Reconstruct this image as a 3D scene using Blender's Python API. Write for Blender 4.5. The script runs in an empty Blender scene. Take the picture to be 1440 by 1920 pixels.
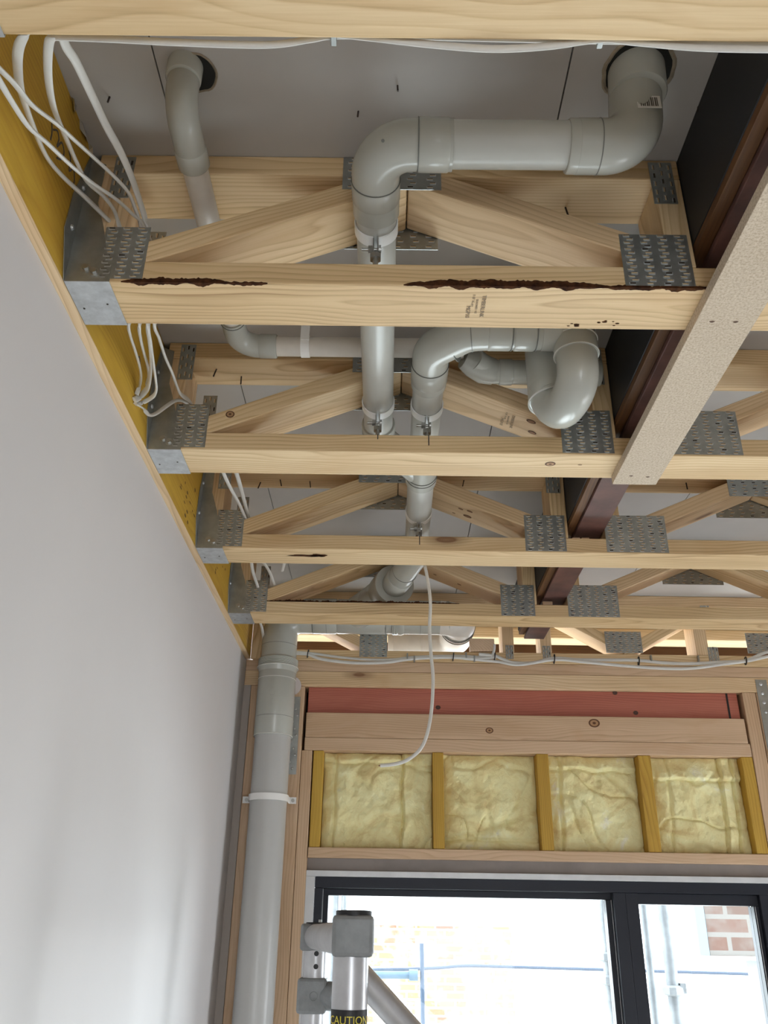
import bpy, bmesh, math, random
from mathutils import Vector, Matrix, Euler, noise

# ------------------------------------------------------------------ settings
CZ = 1.9                                   # camera height above the floor; heights below are given relative to it
SC = bpy.context.scene
COL = SC.collection
random.seed(7)

SC.view_settings.view_transform = 'Standard'
SC.view_settings.look = 'None'
SC.view_settings.exposure = 0.22
SC.view_settings.gamma = 1.0
SC.view_settings.use_curve_mapping = False
try:
    SC.cycles.use_denoising = True
    SC.cycles.max_bounces = 10
    SC.cycles.diffuse_bounces = 6
    SC.cycles.glossy_bounces = 4
    SC.cycles.transmission_bounces = 8
    SC.cycles.sample_clamp_indirect = 6.0
    SC.cycles.caustics_reflective = False
    SC.cycles.caustics_refractive = False
except Exception:
    pass

# camera
cam_d = bpy.data.cameras.new('camera')
cam = bpy.data.objects.new('camera', cam_d)
COL.objects.link(cam)
pitch, roll, yaw, FPX = math.radians(26.14), math.radians(.947), math.radians(-.413), 1588.0
Fv = Vector((math.sin(yaw)*math.cos(pitch), math.cos(yaw)*math.cos(pitch), math.sin(pitch)))
r0 = Vector((math.cos(yaw), -math.sin(yaw), 0)); u0 = r0.cross(Fv)
rv = math.cos(roll)*r0 + math.sin(roll)*u0
uv = -math.sin(roll)*r0 + math.cos(roll)*u0
M = Matrix((rv, uv, -Fv)).transposed().to_4x4()
M.translation = Vector((0, 0, CZ))
cam.matrix_world = M
cam_d.sensor_fit = 'VERTICAL'; cam_d.sensor_height = 36.0; cam_d.sensor_width = 27.0
cam_d.lens = FPX/1920*36.0
cam_d.clip_start = 0.02
SC.camera = cam

# sky: bright overcast day
world = bpy.data.worlds.new('overcast_sky'); SC.world = world
world.use_nodes = True
bg = world.node_tree.nodes['Background']
bg.inputs[0].default_value = (0.86, 0.93, 1.0, 1); bg.inputs[1].default_value = 6.0

def area(name, loc, rot, sx, sy, power, color):
    l = bpy.data.lights.new(name, 'AREA'); l.shape = 'RECTANGLE'; l.size = sx; l.size_y = sy
    l.energy = power; l.color = color
    o = bpy.data.objects.new(name, l); COL.objects.link(o)
    o.location = (loc[0], loc[1], loc[2]+CZ); o.rotation_euler = rot
    return o
PI = math.pi
# daylight through the big opening behind the camera and through the glazed door opening in the far wall
area('daylight_rear_opening', (.9, -3.4, -.75), (PI/2, 0, 0), 1.8, 1.6, 8.0, (1.0, .95, .87))
area('daylight_window', (.46, 2.95, -.85), (-PI/2, 0, 0), 1.2, 1.8, 44, (.86, .93, 1.0))
area('right_fill_light', (2.18, 2.1, -1.0), (0, PI/2, 0), 1.8, .7, 3, (.97, .985, 1.0))  # fill lamp at an unseen opening, added to brighten the far bays

# ------------------------------------------------------------------ materials
def newmat(name):
    m = bpy.data.materials.new(name); m.use_nodes = True
    nt = m.node_tree; b = nt.nodes['Principled BSDF']
    return m, nt, b
def N(nt, t, **kw):
    n = nt.nodes.new(t)
    for k, v in kw.items(): setattr(n, k, v)
    return n
def ramp(nt, fac, stops):
    r = N(nt, 'ShaderNodeValToRGB'); e = r.color_ramp.elements
    while len(e) < len(stops): e.new(.5)
    for i, (p, c) in enumerate(stops):
        e[i].position = p; e[i].color = (c[0], c[1], c[2], 1) if not isinstance(c, (int, float)) else (c, c, c, 1)
    nt.links.new(fac, r.inputs[0]); return r.outputs[0]
def mixc(nt, fac, a, b, mode='MIX'):
    m = N(nt, 'ShaderNodeMix', data_type='RGBA', blend_type=mode)
    if isinstance(fac, (int, float)): m.inputs[0].default_value = fac
    else: nt.links.new(fac, m.inputs[0])
    for i, v in ((6, a), (7, b)):
        if isinstance(v, tuple): m.inputs[i].default_value = (v[0], v[1], v[2], 1)
        else: nt.links.new(v, m.inputs[i])
    return m.outputs[2]
def math_(nt, op, a, b=None, c=None):
    m = N(nt, 'ShaderNodeMath', operation=op)
    for i, v in enumerate((a, b, c)):
        if v is None: continue
        if isinstance(v, (int, float)): m.inputs[i].default_value = v
        else: nt.links.new(v, m.inputs[i])
    return m.outputs[0]
def coords(nt, scale, rnd=True, kind='Object'):
    tc = N(nt, 'ShaderNodeTexCoord'); v = tc.outputs[kind]
    if rnd:
        oi = N(nt, 'ShaderNodeObjectInfo')
        s = N(nt, 'ShaderNodeVectorMath', operation='SCALE'); s.inputs[0].default_value = (7.3, 3.1, 5.7)
        nt.links.new(oi.outputs['Random'], s.inputs['Scale'])
        a = N(nt, 'ShaderNodeVectorMath', operation='ADD')
        nt.links.new(v, a.inputs[0]); nt.links.new(s.outputs[0], a.inputs[1]); v = a.outputs[0]
    mp = N(nt, 'ShaderNodeMapping'); mp.inputs['Scale'].default_value = scale
    nt.links.new(v, mp.inputs[0]); return mp.outputs[0]
def noise_n(nt, vec, scale=1, detail=3, rough=.5, dist=0):
    n = N(nt, 'ShaderNodeTexNoise'); n.inputs['Scale'].default_value = scale
    n.inputs['Detail'].default_value = detail; n.inputs['Roughness'].default_value = rough
    n.inputs['Distortion'].default_value = dist
    nt.links.new(vec, n.inputs['Vector']); return n.outputs['Fac']
def bump(nt, b, h, strength=.2, dist=.002):
    bp = N(nt, 'ShaderNodeBump'); bp.inputs['Strength'].default_value = strength; bp.inputs['Distance'].default_value = dist
    nt.links.new(h, bp.inputs['Height']); nt.links.new(bp.outputs[0], b.inputs['Normal'])

def wood(name, light, mid, dark, knot=(.20, .09, .035), knots=True, rough=.62, grain=1.0):
    m, nt, b = newmat(name)
    # growth rings around a pith line that runs along the grain, outside or inside the member
    tc = N(nt, 'ShaderNodeTexCoord'); oi = N(nt, 'ShaderNodeObjectInfo'); R = oi.outputs['Random']
    wn = N(nt, 'ShaderNodeTexNoise'); wn.inputs['Scale'].default_value = 1; wn.inputs['Detail'].default_value = 2.5; wn.inputs['Roughness'].default_value = .5
    nt.links.new(coords(nt, (1.6, 7, 7)), wn.inputs['Vector'])
    wv = N(nt, 'ShaderNodeVectorMath', operation='SUBTRACT'); nt.links.new(wn.outputs['Color'], wv.inputs[0]); wv.inputs[1].default_value = (.5, .5, .5)
    ws = N(nt, 'ShaderNodeVectorMath', operation='SCALE'); nt.links.new(wv.outputs[0], ws.inputs[0]); ws.inputs['Scale'].default_value = .085
    wa = N(nt, 'ShaderNodeVectorMath', operation='ADD'); nt.links.new(tc.outputs['Object'], wa.inputs[0]); nt.links.new(ws.outputs[0], wa.inputs[1])
    sx = N(nt, 'ShaderNodeSeparateXYZ'); nt.links.new(wa.outputs[0], sx.inputs[0])
    oy = math_(nt, 'MULTIPLY_ADD', math_(nt, 'FRACT', math_(nt, 'MULTIPLY', R, 7.13)), .16, -.08)
    oz = math_(nt, 'MULTIPLY_ADD', math_(nt, 'FRACT', math_(nt, 'MULTIPLY', R, 13.7)), .12, .035)
    dy = math_(nt, 'ADD', sx.outputs[1], oy); dz = math_(nt, 'ADD', sx.outputs[2], oz)
    dist = math_(nt, 'SQRT', math_(nt, 'ADD', math_(nt, 'MULTIPLY', dy, dy), math_(nt, 'MULTIPLY', dz, dz)))
    ph = math_(nt, 'FRACT', math_(nt, 'MULTIPLY', dist, 135.0))
    late = ramp(nt, ph, [(0.0, .35), (.06, 0.0), (.45, .08), (.80, .55), (.93, 1.0), (1.0, .35)])
    big = noise_n(nt, coords(nt, (1.3, 13, 13)), 1, 2, .5, .6)
    fine = noise_n(nt, coords(nt, (9, 380, 380)), 1, 3, .6)
    stren = noise_n(nt, coords(nt, (2.2, 16, 16)), 1, 2, .5)
    late = math_(nt, 'MULTIPLY', late, math_(nt, 'MULTIPLY_ADD', stren, 1.3, -.12))
    f = math_(nt, 'MULTIPLY_ADD', late, .50*grain, math_(nt, 'MULTIPLY', big, .62))
    f = math_(nt, 'MULTIPLY_ADD', fine, .26, f)
    c = ramp(nt, f, [(.34, light), (.56, mid), (.92, dark)])
    blotch = noise_n(nt, coords(nt, (3.2, 9, 9)), 1, 3, .6, .8)
    c = mixc(nt, ramp(nt, blotch, [(.52, 0.0), (.72, .42)]), c, tuple(x*y for x, y in zip(mid, (.86, .74, .62))))
    if knots:
        vo = N(nt, 'ShaderNodeTexVoronoi', feature='F1'); vo.inputs['Scale'].default_value = 1
        nt.links.new(coords(nt, (2.6, 8, 8)), vo.inputs['Vector'])
        sep = N(nt, 'ShaderNodeSeparateColor'); nt.links.new(vo.outputs['Color'], sep.inputs[0])
        sel = math_(nt, 'GREATER_THAN', sep.outputs[0], .66)
        core = ramp(nt, vo.outputs['Distance'], [(.0, .85), (.055, .95), (.075, .5), (.17, 0)])
        k = math_(nt, 'MULTIPLY', core, sel)
        c = mixc(nt, k, c, knot)
    nt.links.new(c, b.inputs['Base Color'])
    b.inputs['Roughness'].default_value = rough
    bump(nt, b, fine, .25, .001)
    return m
pine = wood('pine', (.80, .61, .365), (.67, .475, .25), (.40, .24, .105))
pine_pale = wood('pine_pale', (.80, .61, .385), (.68, .485, .28), (.46, .30, .155))
pine_pink = wood('pine_framing', (.66, .47, .31), (.58, .40, .25), (.42, .265, .15))
lvl = wood('yellow_treated', (.64, .40, .045), (.52, .30, .03), (.30, .15, .02), knots=False, grain=.6)
lvl_stud = wood('yellow_treated_stud', (.56, .35, .05), (.48, .28, .035), (.30, .16, .02), knots=False)
redw = wood('red_treated', (.50, .17, .115), (.42, .125, .085), (.26, .07, .05), knot=(.05, .02, .02))
brownw = wood('dark_packer', (.17, .072, .018), (.12, .05, .014), (.06, .024, .009), knots=False)
woodend = wood('end_grain', (.70, .52, .36), (.62, .44, .29), (.5, .34, .2), knots=False)

def simple(name, col, rough=.5, metal=0, var=0, vs=12, bumpy=0, spec=None, var2=None):
    m, nt, b = newmat(name)
    b.inputs['Base Color'].default_value = (*col, 1)
    b.inputs['Roughness'].default_value = rough; b.inputs['Metallic'].default_value = metal
    if spec is not None: b.inputs['Specular IOR Level'].default_value = spec
    if var:
        n = noise_n(nt, coords(nt, (vs, vs, vs)), 1, 4, .6)
        d = var2 if var2 else tuple(x*(1-var) for x in col)
        l = tuple(min(1, x*(1+var*.5)) for x in col)
        nt.links.new(ramp(nt, n, [(.3, d), (.7, l)]), b.inputs['Base Color'])
    if bumpy:
        bump(nt, b, noise_n(nt, coords(nt, (vs*8,)*3), 1, 4, .6), bumpy, .002)
    return m
plaster = simple('plaster_wall', (.66, .635, .63), .75, var=.03, vs=2.2, bumpy=.10)
ceil_m = simple('fibre_cement_sheet', (.50, .48, .455), .8, var=.10, vs=3.2, bumpy=.05)
galv = simple('galvanised_steel', (.42, .44, .43), .42, .85, var=.22, vs=30)
galv_lt = simple('galvanised_steel_light', (.62, .65, .67), .38, .8, var=.2, vs=60)
zinc = simple('zinc_bolt', (.46, .46, .44), .33, .9)
slot_t = simple('slot_timber', (.66, .52, .32), .7)
slot_d = simple('slot_shadow_gap', (.05, .04, .03), .8)  # dark slivers painting the shadow line along each nail-plate slot
pvc = simple('grey_pvc', (.45, .455, .41), .24, var=.05, vs=9)
pvc_pipe = simple('grey_pvc_pipe', (.52, .525, .485), .33, var=.07, vs=7)
pvc_dark = simple('pvc_joint_line', (.16, .165, .15), .5)
pvc_white = simple('white_pvc', (.66, .62, .56), .38, var=.10, vs=14)
clipm = simple('white_painted_clip', (.86, .86, .84), .3)
cablem = simple('white_cable_sheath', (.68, .67, .63), .42, var=.05, vs=30)
copper = simple('copper_end', (.25, .10, .05), .4, .6)
blackp = simple('black_plastic', (.012, .012, .013), .45)
ink = simple('printed_ink', (.10, .09, .08), .8)
inkf = simple('faded_stamp_ink', (.26, .20, .14), .8)
steelp = simple('red_oxide_primer', (.150, .070, .055), .5, var=.35, vs=14, bumpy=.15, var2=(.080, .042, .036), spec=.3)
shade_m = simple('web_shade_black', (.012, .012, .014), .55)
frame_m = simple('dark_window_frame', (.016, .018, .026), .42, spec=.3)
reveal_m = simple('aluminium_reveal', (.66, .67, .68), .4, .1, var=.10, vs=16)
flash_m = simple('grey_flashing', (.30, .265, .25), .6, var=.15, vs=10)
alu = simple('dull_aluminium', (.55, .55, .56), .34, .85, var=.14, vs=22)
cast = simple('cast_fitting', (.27, .28, .285), .55, .45, var=.18, vs=40, bumpy=.25)
yellowst = simple('sticker_yellow', (.72, .60, .06), .45)
barkm = simple('bark', (.075, .030, .012), .95, spec=.1, var=.6, vs=90, bumpy=.6, var2=(.02, .008, .005))
nailm = simple('dark_nail', (.05, .035, .03), .5, .4)
rusty = simple('scaffold_steel', (.34, .36, .38), .5, .3, var=.3, vs=14)
concrete = simple('concrete', (.60, .56, .51), .85, var=.1, vs=4)
barcode = simple('white_label', (.70, .70, .68), .5)
foam = simple('tan_sealant', (.36, .30, .22), .8, var=.3, vs=60)
holem = simple('dark_void', (.015, .015, .013), .9)

def mat_particle():
    m, nt, b = newmat('particleboard')
    v = coords(nt, (300, 300, 300)); n = noise_n(nt, v, 1, 3, .7)
    n2 = noise_n(nt, coords(nt, (9, 9, 9)), 1, 2, .5)
    c = ramp(nt, n, [(.30, (.36, .27, .18)), (.5, (.55, .45, .335)), (.72, (.68, .58, .45))])
    c = mixc(nt, .15, c, ramp(nt, n2, [(.3, (.45, .36, .26)), (.7, (.62, .53, .42))]))
    nt.links.new(c, b.inputs['Base Color']); b.inputs['Roughness'].default_value = .8
    bump(nt, b, n, .4, .001); return m
particle = mat_particle()
def mat_batt():
    m, nt, b = newmat('glasswool')
    n = noise_n(nt, coords(nt, (9, 9, 9)), 1, 5, .65, 1.0)
    n2 = noise_n(nt, coords(nt, (60, 60, 60)), 1, 4, .7, .5)
    c = ramp(nt, n, [(.30, (.70, .56, .27)), (.46, (.84, .76, .40)), (.60, (.87, .83, .48)), (.72, (.88, .86, .68))])
    nt.links.new(c, b.inputs['Base Color']); b.inputs['Roughness'].default_value = .95
    b.inputs['Specular IOR Level'].default_value = .1
    bump(nt, b, n2, .55, .006); return m
batt_m = mat_batt()
def mat_brick(name, c1, c2, mortar):
    m, nt, b = newmat(name)
    t = N(nt, 'ShaderNodeTexBrick'); tc = N(nt, 'ShaderNodeTexCoord')
    cx = N(nt, 'ShaderNodeSeparateXYZ'); cc = N(nt, 'ShaderNodeCombineXYZ')
    nt.links.new(tc.outputs['Object'], cx.inputs[0])
    nt.links.new(math_(nt, 'ADD', cx.outputs[0], cx.outputs[1]), cc.inputs[0]); nt.links.new(cx.outputs[2], cc.inputs[1])
    nt.links.new(cc.outputs[0], t.inputs['Vector'])
    t.inputs['Scale'].default_value = 1; t.inputs['Brick Width'].default_value = .24; t.inputs['Row Height'].default_value = .086
    t.inputs['Mortar Size'].default_value = .012; t.inputs['Color1'].default_value = (*c1, 1); t.inputs['Color2'].default_value = (*c2, 1)
    t.inputs['Mortar'].default_value = (*mortar, 1)
    n = noise_n(nt, coords(nt, (3, 3, 3), False), 1, 4, .7)
    nt.links.new(mixc(nt, ramp(nt, n, [(.45, 0.0), (.6, .55)]), t.outputs['Color'], mortar), b.inputs['Base Color'])
    b.inputs['Roughness'].default_value = .85; return m
brick_y = mat_brick('cream_and_red_brick', (.42, .32, .15), (.30, .15, .11), (.66, .64, .60))
brick_r = mat_brick('red_brick_shaded', (.19, .10, .075), (.16, .105, .085), (.25, .23, .21))  # shade on the upper wall is put into these darker colours
def mat_glass():
    m, nt, b = newmat('window_glass')
    out = nt.nodes['Material Output']; nt.nodes.remove(b)
    tr = N(nt, 'ShaderNodeBsdfTransparent'); tr.inputs[0].default_value = (.93, .96, .96, 1)
    gl = N(nt, 'ShaderNodeBsdfGlossy'); gl.inputs['Roughness'].default_value = .03
    fr = N(nt, 'ShaderNodeFresnel'); fr.inputs[0].default_value = 1.35
    mx = N(nt, 'ShaderNodeMixShader'); nt.links.new(fr.outputs[0], mx.inputs[0])
    nt.links.new(tr.outputs[0], mx.inputs[1]); nt.links.new(gl.outputs[0], mx.inputs[2])
    nt.links.new(mx.outputs[0], out.inputs[0]); return m
glass = mat_glass()

# ------------------------------------------------------------------ helpers
def W(x, y, z): return Vector((x, y, z+CZ))
def tagp(o, label=None, cat=None, group=None, kind=None):
    if label: o['label'] = label
    if cat: o['category'] = cat
    if group: o['group'] = group
    if kind: o['kind'] = kind
    return o
def thing(name, label, cat, loc, group=None):
    o = bpy.data.objects.new(name, None); o.empty_display_size = .05
    COL.objects.link(o); o.location = W(*loc)
    return tagp(o, label, cat, group)
def link(name, me, mats, parent=None, loc=None, rot=None, smooth=False):
    o = bpy.data.objects.new(name, me); COL.objects.link(o)
    for m in (mats if isinstance(mats, (list, tuple)) else [mats]): me.materials.append(m)
    if smooth:
        for p in me.polygons: p.use_smooth = True
        try: me.set_sharp_from_angle(angle=math.radians(38))
        except Exception: pass
    L = loc if loc is not None else W(0, 0, 0)
    if parent is not None:
        o.parent = parent; L = L - pworld(parent)
    o.location = L
    if rot is not None: o.rotation_euler = rot
    return o
def pworld(o):
    v = Vector(o.location)
    while o.parent: o = o.parent; v += o.location
    return v
def me_from(verts, faces, name='m'):
    me = bpy.data.meshes.new(name); me.from_pydata([tuple(v) for v in verts], [], faces); me.update()
    bm = bmesh.new(); bm.from_mesh(me); bmesh.ops.recalc_face_normals(bm, faces=bm.faces); bm.to_mesh(me); bm.free()
    return me
class MB:
    """collects shapes in world coordinates (z relative to the camera) for ONE mesh object"""
    def __init__(s): s.v = []; s.f = []; s.mi = []
    def add(s, vs, fs, mi=0):
        n = len(s.v); s.v += [Vector(v) for v in vs]; s.f += [tuple(i+n for i in f) for f in fs]; s.mi += [mi]*len(fs)
    def box(s, x0, x1, y0, y1, z0, z1, mi=0):
        s.add([(x, y, z) for x in (x0, x1) for y in (y0, y1) for z in (z0, z1)],
              [(0, 1, 3, 2), (4, 6, 7, 5), (0, 4, 5, 1), (2, 3, 7, 6), (0, 2, 6, 4), (1, 5, 7, 3)], mi)
    def prism_xz(s, poly, y0, y1, mi=0):
        n = len(poly); vs = [(x, y0, z) for x, z in poly]+[(x, y1, z) for x, z in poly]
        fs = [tuple(range(n)), tuple(range(2*n-1, n-1, -1))]+[(i, (i+1) % n, n+(i+1) % n, n+i) for i in range(n)]
        s.add(vs, fs, mi)
    def tube(s, pts, rad, seg=24, mi=0, caps=True, inner=None, prof=None, up=None):
        """sweep a circle (or flat ellipse prof=(a,b) with up direction) along pts; rad scalar or list"""
        P = [Vector(p) for p in pts]; n = len(P)
        R = rad if isinstance(rad, (list, tuple)) else [rad]*n
        T = []
        for i in range(n):
            a = P[max(i-1, 0)]; b = P[min(i+1, n-1)]
            j = 1
            while (b-a).length < 1e-6 and (i-j > 0 or i+j < n-1):
                j += 1; a = P[max(i-j, 0)]; b = P[min(i+j, n-1)]
            T.append((b-a).normalized())
        # keep direction constant where radius steps happen on the same point
        u = up.copy() if up else (Vector((0, 0, 1)) if abs(T[0].z) < .9 else Vector((0, 1, 0)))
        base = len(s.v); ring = []
        for i in range(n):
            if up: u = up
            a1 = (u-T[i]*u.dot(T[i]))
            if a1.length < 1e-5: a1 = Vector((1, 0, 0))-T[i]*T[i].x
            a1.normalize(); u = a1; b1 = T[i].cross(a1)
            pa, pb = (prof if prof else (1, 1))
            ring.append([P[i]+(a1*math.cos(2*PI*k/seg)*pb+b1*math.sin(2*PI*k/seg)*pa)*R[i] for k in range(seg)])
        vs = [v for r in ring for v in r]
        fs = [(i*seg+k, i*seg+(k+1) % seg, (i+1)*seg+(k+1) % seg, (i+1)*seg+k) for i in range(n-1) for k in range(seg)]
        if caps: fs += [tuple(range(seg-1, -1, -1)), tuple((n-1)*seg+k for k in range(seg))]
        s.add(vs, fs, mi)
    def build(s, name, mats, parent=None, smooth=False, origin=None, bevel=0):
        if origin is None:
            if s.v:
                c = sum(s.v, Vector())/len(s.v)
            else: c = Vector()
        else: c = Vector(origin)
        me = bpy.data.meshes.new(name)
        me.from_pydata([tuple(v-c) for v in s.v], [], s.f); me.update()
        for p, i in zip(me.polygons, s.mi): p.material_index = i
        bm = bmesh.new(); bm.from_mesh(me); bmesh.ops.recalc_face_normals(bm, faces=bm.faces)
        if bevel:
            bmesh.ops.bevel(bm, geom=bm.edges[:], offset=bevel, segments=2, profile=.5, affect='EDGES', clamp_overlap=True)
        bm.to_mesh(me); bm.free()
        return link(name, me, mats, parent, W(*c), None, smooth)

def fillet(pts, r, n=10):
    """polyline with rounded corners; r scalar or list for the inner corners"""
    P = [Vector(p) for p in pts]; out = [P[0]]
    for i in range(1, len(P)-1):
        rr = r[i-1] if isinstance(r, (list, tuple)) else r
        a = (P[i-1]-P[i]).normalized(); b = (P[i+1]-P[i]).normalized()
        ang = a.angle(b); t = rr/math.tan(ang/2)
        p0 = P[i]+a*t; c = P[i]+(a+b).normalized()*(rr/math.sin(ang/2))
        v0 = p0-c; v1 = (P[i]+b*t)-c
        tot = v0.angle(v1)
        ax = v0.cross(v1).normalized()
        for k in range(n+1):
            out.append(c+Matrix.Rotation(tot*k/n, 3, ax) @ v0)
    out.append(P[-1]); return out
def catmull(pts, n=8):
    P = [Vector(p) for p in pts]; P = [P[0]*2-P[1]]+P+[P[-1]*2-P[-2]]; out = []
    for i in range(1, len(P)-2):
        for k in range(n):
            t = k/n; p0, p1, p2, p3 = P[i-1:i+3]
            out.append(.5*((2*p1)+(p2-p0)*t+(2*p0-5*p1+4*p2-p3)*t*t+(3*p1-p0-3*p2+p3)*t**3))
    out.append(P[-2]); return out

def timber(name, x0, x1, y0, y1, z0, z1, mat, parent=None, axis='x', bevel=.002):
    """a rectangular timber member; its local X runs along the grain"""
    c = Vector(((x0+x1)/2, (y0+y1)/2, (z0+z1)/2)); d = (abs(x1-x0)/2, abs(y1-y0)/2, abs(z1-z0)/2)
    mb = MB()
    if axis == 'x': hx, hy, hz = d; rot = None
    elif axis == 'y': hx, hy, hz = d[1], d[0], d[2]; rot = (0, 0, PI/2)
    else: hx, hy, hz = d[2], d[1], d[0]; rot = (0, -PI/2, 0)
    mb.box(-hx, hx, -hy, hy, -hz, hz)
    me = bpy.data.meshes.new(name); me.from_pydata([tuple(v) for v in mb.v], [], mb.f); me.update()
    bm = bmesh.new(); bm.from_mesh(me); bmesh.ops.recalc_face_normals(bm, faces=bm.faces)
    if bevel: bmesh.ops.bevel(bm, geom=bm.edges[:], offset=bevel, segments=2, profile=.5, affect='EDGES')
    bm.to_mesh(me); bm.free()
    return link(name, me, mat, parent, W(*c), rot)
def web(name, poly, y0, y1, ang, mat, parent):
    """sloping truss web: xz outline extruded in y, local X along the slope"""
    cx = sum(p[0] for p in poly)/len(poly); cz = sum(p[1] for p in poly)/len(poly); ca, sa = math.cos(ang), math.sin(ang)
    mb = MB(); q = [((x-cx)*ca+(z-cz)*sa, -(x-cx)*sa+(z-cz)*ca) for x, z in poly]
    h = (y1-y0)/2; mb.prism_xz(q, -h, h)
    me = bpy.data.meshes.new(name); me.from_pydata([tuple(v) for v in mb.v], [], mb.f); me.update()
    bm = bmesh.new(); bm.from_mesh(me); bmesh.ops.recalc_face_normals(bm, faces=bm.faces)
    bmesh.ops.bevel(bm, geom=bm.edges[:], offset=.0015, segments=1, affect='EDGES'); bm.to_mesh(me); bm.free()
    return link(name, me, mat, parent, W(cx, (y0+y1)/2, cz), (0, -ang, 0))

PLATES = {}
def plate_mesh(w, h, cols, rows, vertical=False, skew=0):
    key = (round(w, 3), round(h, 3), cols, rows, vertical, skew)
    if key in PLATES: return PLATES[key]
    mb = MB(); t = .0012
    mb.add([(-w/2, -t, -h/2), (w/2, -t, -h/2), (w/2, -t, h/2), (-w/2, -t, h/2), (-w/2, 0, -h/2), (w/2, 0, -h/2), (w/2, 0, h/2), (-w/2, 0, h/2)],
           [(0, 1, 2, 3), (4, 7, 6, 5), (0, 4, 5, 1), (1, 5, 6, 2), (2, 6, 7, 3), (3, 7, 4, 0)])
    rnd = random.Random(cols*31+rows)
    sw, sh = .0085, .0024
    for i in range(cols):
        for j in range(rows):
            if vertical:
                cx = -w/2+w*(i+.5)/cols; cz = -h/2+h*(j+.5)/rows+(.0025 if i % 2 else -.0025)
                a, b = sh, sw
            else:
                cx = -w/2+w*(i+.5)/cols+(.0022 if j % 2 else -.0022); cz = -h/2+h*(j+.5)/rows
                a, b = sw, sh
            dark = rnd.random() < .13
            mb.box(cx-a/2, cx+a/2, -t-.0003, -t+.0002, cz-b/2, cz+b/2, 2 if dark else 1)
            if vertical:
                mb.box(cx-a/2-.0011, cx-a/2, -t-.0011, -t+.0002, cz-b/2, cz+b/2, 3)
                mb.box(cx+a/2, cx+a/2+.0008, -t-.0004, -t+.0002, cz-b/2, cz+b/2, 2)
            else:
                mb.box(cx-a/2, cx+a/2, -t-.0011, -t+.0002, cz-b/2-.0010, cz-b/2, 3)
                mb.box(cx-a/2, cx+a/2, -t-.0004, -t+.0002, cz+b/2, cz+b/2+.0008, 2)
                e = 1 if j % 2 else -1
                mb.box(cx+e*a/2-.0005, cx+e*a/2+.0005, -t-.0011, -t+.0002, cz-b/2, cz+b/2, 3)
    me = bpy.data.meshes.new('nail_plate'); me.from_pydata([tuple(v) for v in mb.v], [], mb.f); me.update()
    for p, i in zip(me.polygons, mb.mi): p.material_index = i
    for m in (galv, slot_t, slot_d, galv_lt): me.materials.append(m)
    PLATES[key] = me; return me
def plate(parent, x0, x1, z0, z1, yf, cols, rows, vertical=False, back=False, name='nail_plate'):
    o = bpy.data.objects.new(name, plate_mesh(x1-x0, z1-z0, cols, rows, vertical)); COL.objects.link(o)
    o.parent = parent; o.location = W((x0+x1)/2, yf, (z0+z1)/2)-pworld(parent)
    if back: o.location.y += .0026      # toothed side is what shows through the truss
    return o
def nail(parent, x, y, z, l=.022, name='nail', tilt=(.15, 0)):
    mb = MB(); d = Vector((tilt[0]*l, tilt[1]*l, -l))
    mb.tube([(x, y, z+.003), (x+d.x, y+d.y, z+d.z)], .0014, 6)
    return mb.build(name, nailm, parent)
def text(parent, s, size, loc, rot, mat, name='stamp', align='CENTER', squash=1.0):
    cu = bpy.data.curves.new('t', 'FONT'); cu.body = s; cu.size = size; cu.align_x = align; cu.align_y = 'CENTER'; cu.extrude = .0001
    cu.resolution_u = 3
    tmp = bpy.data.objects.new('t', cu); COL.objects.link(tmp)
    dg = bpy.context.evaluated_depsgraph_get(); me = bpy.data.meshes.new_from_object(tmp.evaluated_get(dg))
    bpy.data.objects.remove(tmp)
    me.materials.clear()
    o = link(name, me, mat, parent, W(*loc), rot); o.scale = (squash, 1, 1)
    return o

# ------------------------------------------------------------------ room shell
WY = 2.715                                  # room face of the far wall framing
LX = -.465                                  # left plaster face
ZB = .785                                   # underside of trusses and ledger
ZC = 1.028                                  # underside of the floor sheets
def struct(name, mb, mat, **k):
    o = mb.build(name, mat, **k); o['kind'] = 'structure'; return o
mb = MB(); mb.box(-.6, 2.3, -3.6, WY+.15, -CZ-.1, -CZ); floor = struct('floor', mb, concrete)
mb = MB(); mb.box(LX-.013, LX, -3.6, WY, -CZ, ZB-.001); wall_left = struct('wall_left', mb, plaster)
mb = MB(); mb.box(LX-.10, LX-.014, -3.6, WY+.60, -CZ, ZC+.2); mb.box(LX-.014, LX-.0005, WY+.001, WY+.60, -CZ, ZC); struct('wall_left', mb, plaster)
mb = MB()
mb.box(2.2, 2.3, -3.6, 1.75, -CZ, ZC); mb.box(2.2, 2.3, 2.45, WY+.15, -CZ, ZC); mb.box(2.2, 2.3, 1.75, 2.45, -.1, ZC)
struct('wall_right', mb, plaster)
mb = MB()
mb.box(LX, 2.2, -3.7, -3.6, .1, ZC); mb.box(LX, .35, -3.7, -3.6, -CZ, .1); mb.box(1.25, 2.2, -3.7, -3.6, -CZ, .1)
struct('wall_rear', mb, plaster)
# floor sheeting above the trusses: sheets with thin dark joints
ceiling = MB()
xs = [-.60, -.3195, -.3175, .2290, .2312, .781, .783, 1.40, 1.402, 2.3]
for i in range(0, len(xs)-1, 2): ceiling.box(xs[i], xs[i+1], -3.6, 3.26, ZC, ZC+.019)
ceiling.box(-.6, 2.3, -3.6, 3.26, ZC+.0195, ZC+.06, 1)
ceiling = ceiling.build('ceiling', [ceil_m, holem]); ceiling['kind'] = 'structure'
mb = MB(); mb.box(-.449, 2.19, -3.59, -.15, ZB-.012, ZB-.001); struct('ceiling', mb, plaster)   # unseen lining added behind the camera to darken the nearest bay

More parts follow.
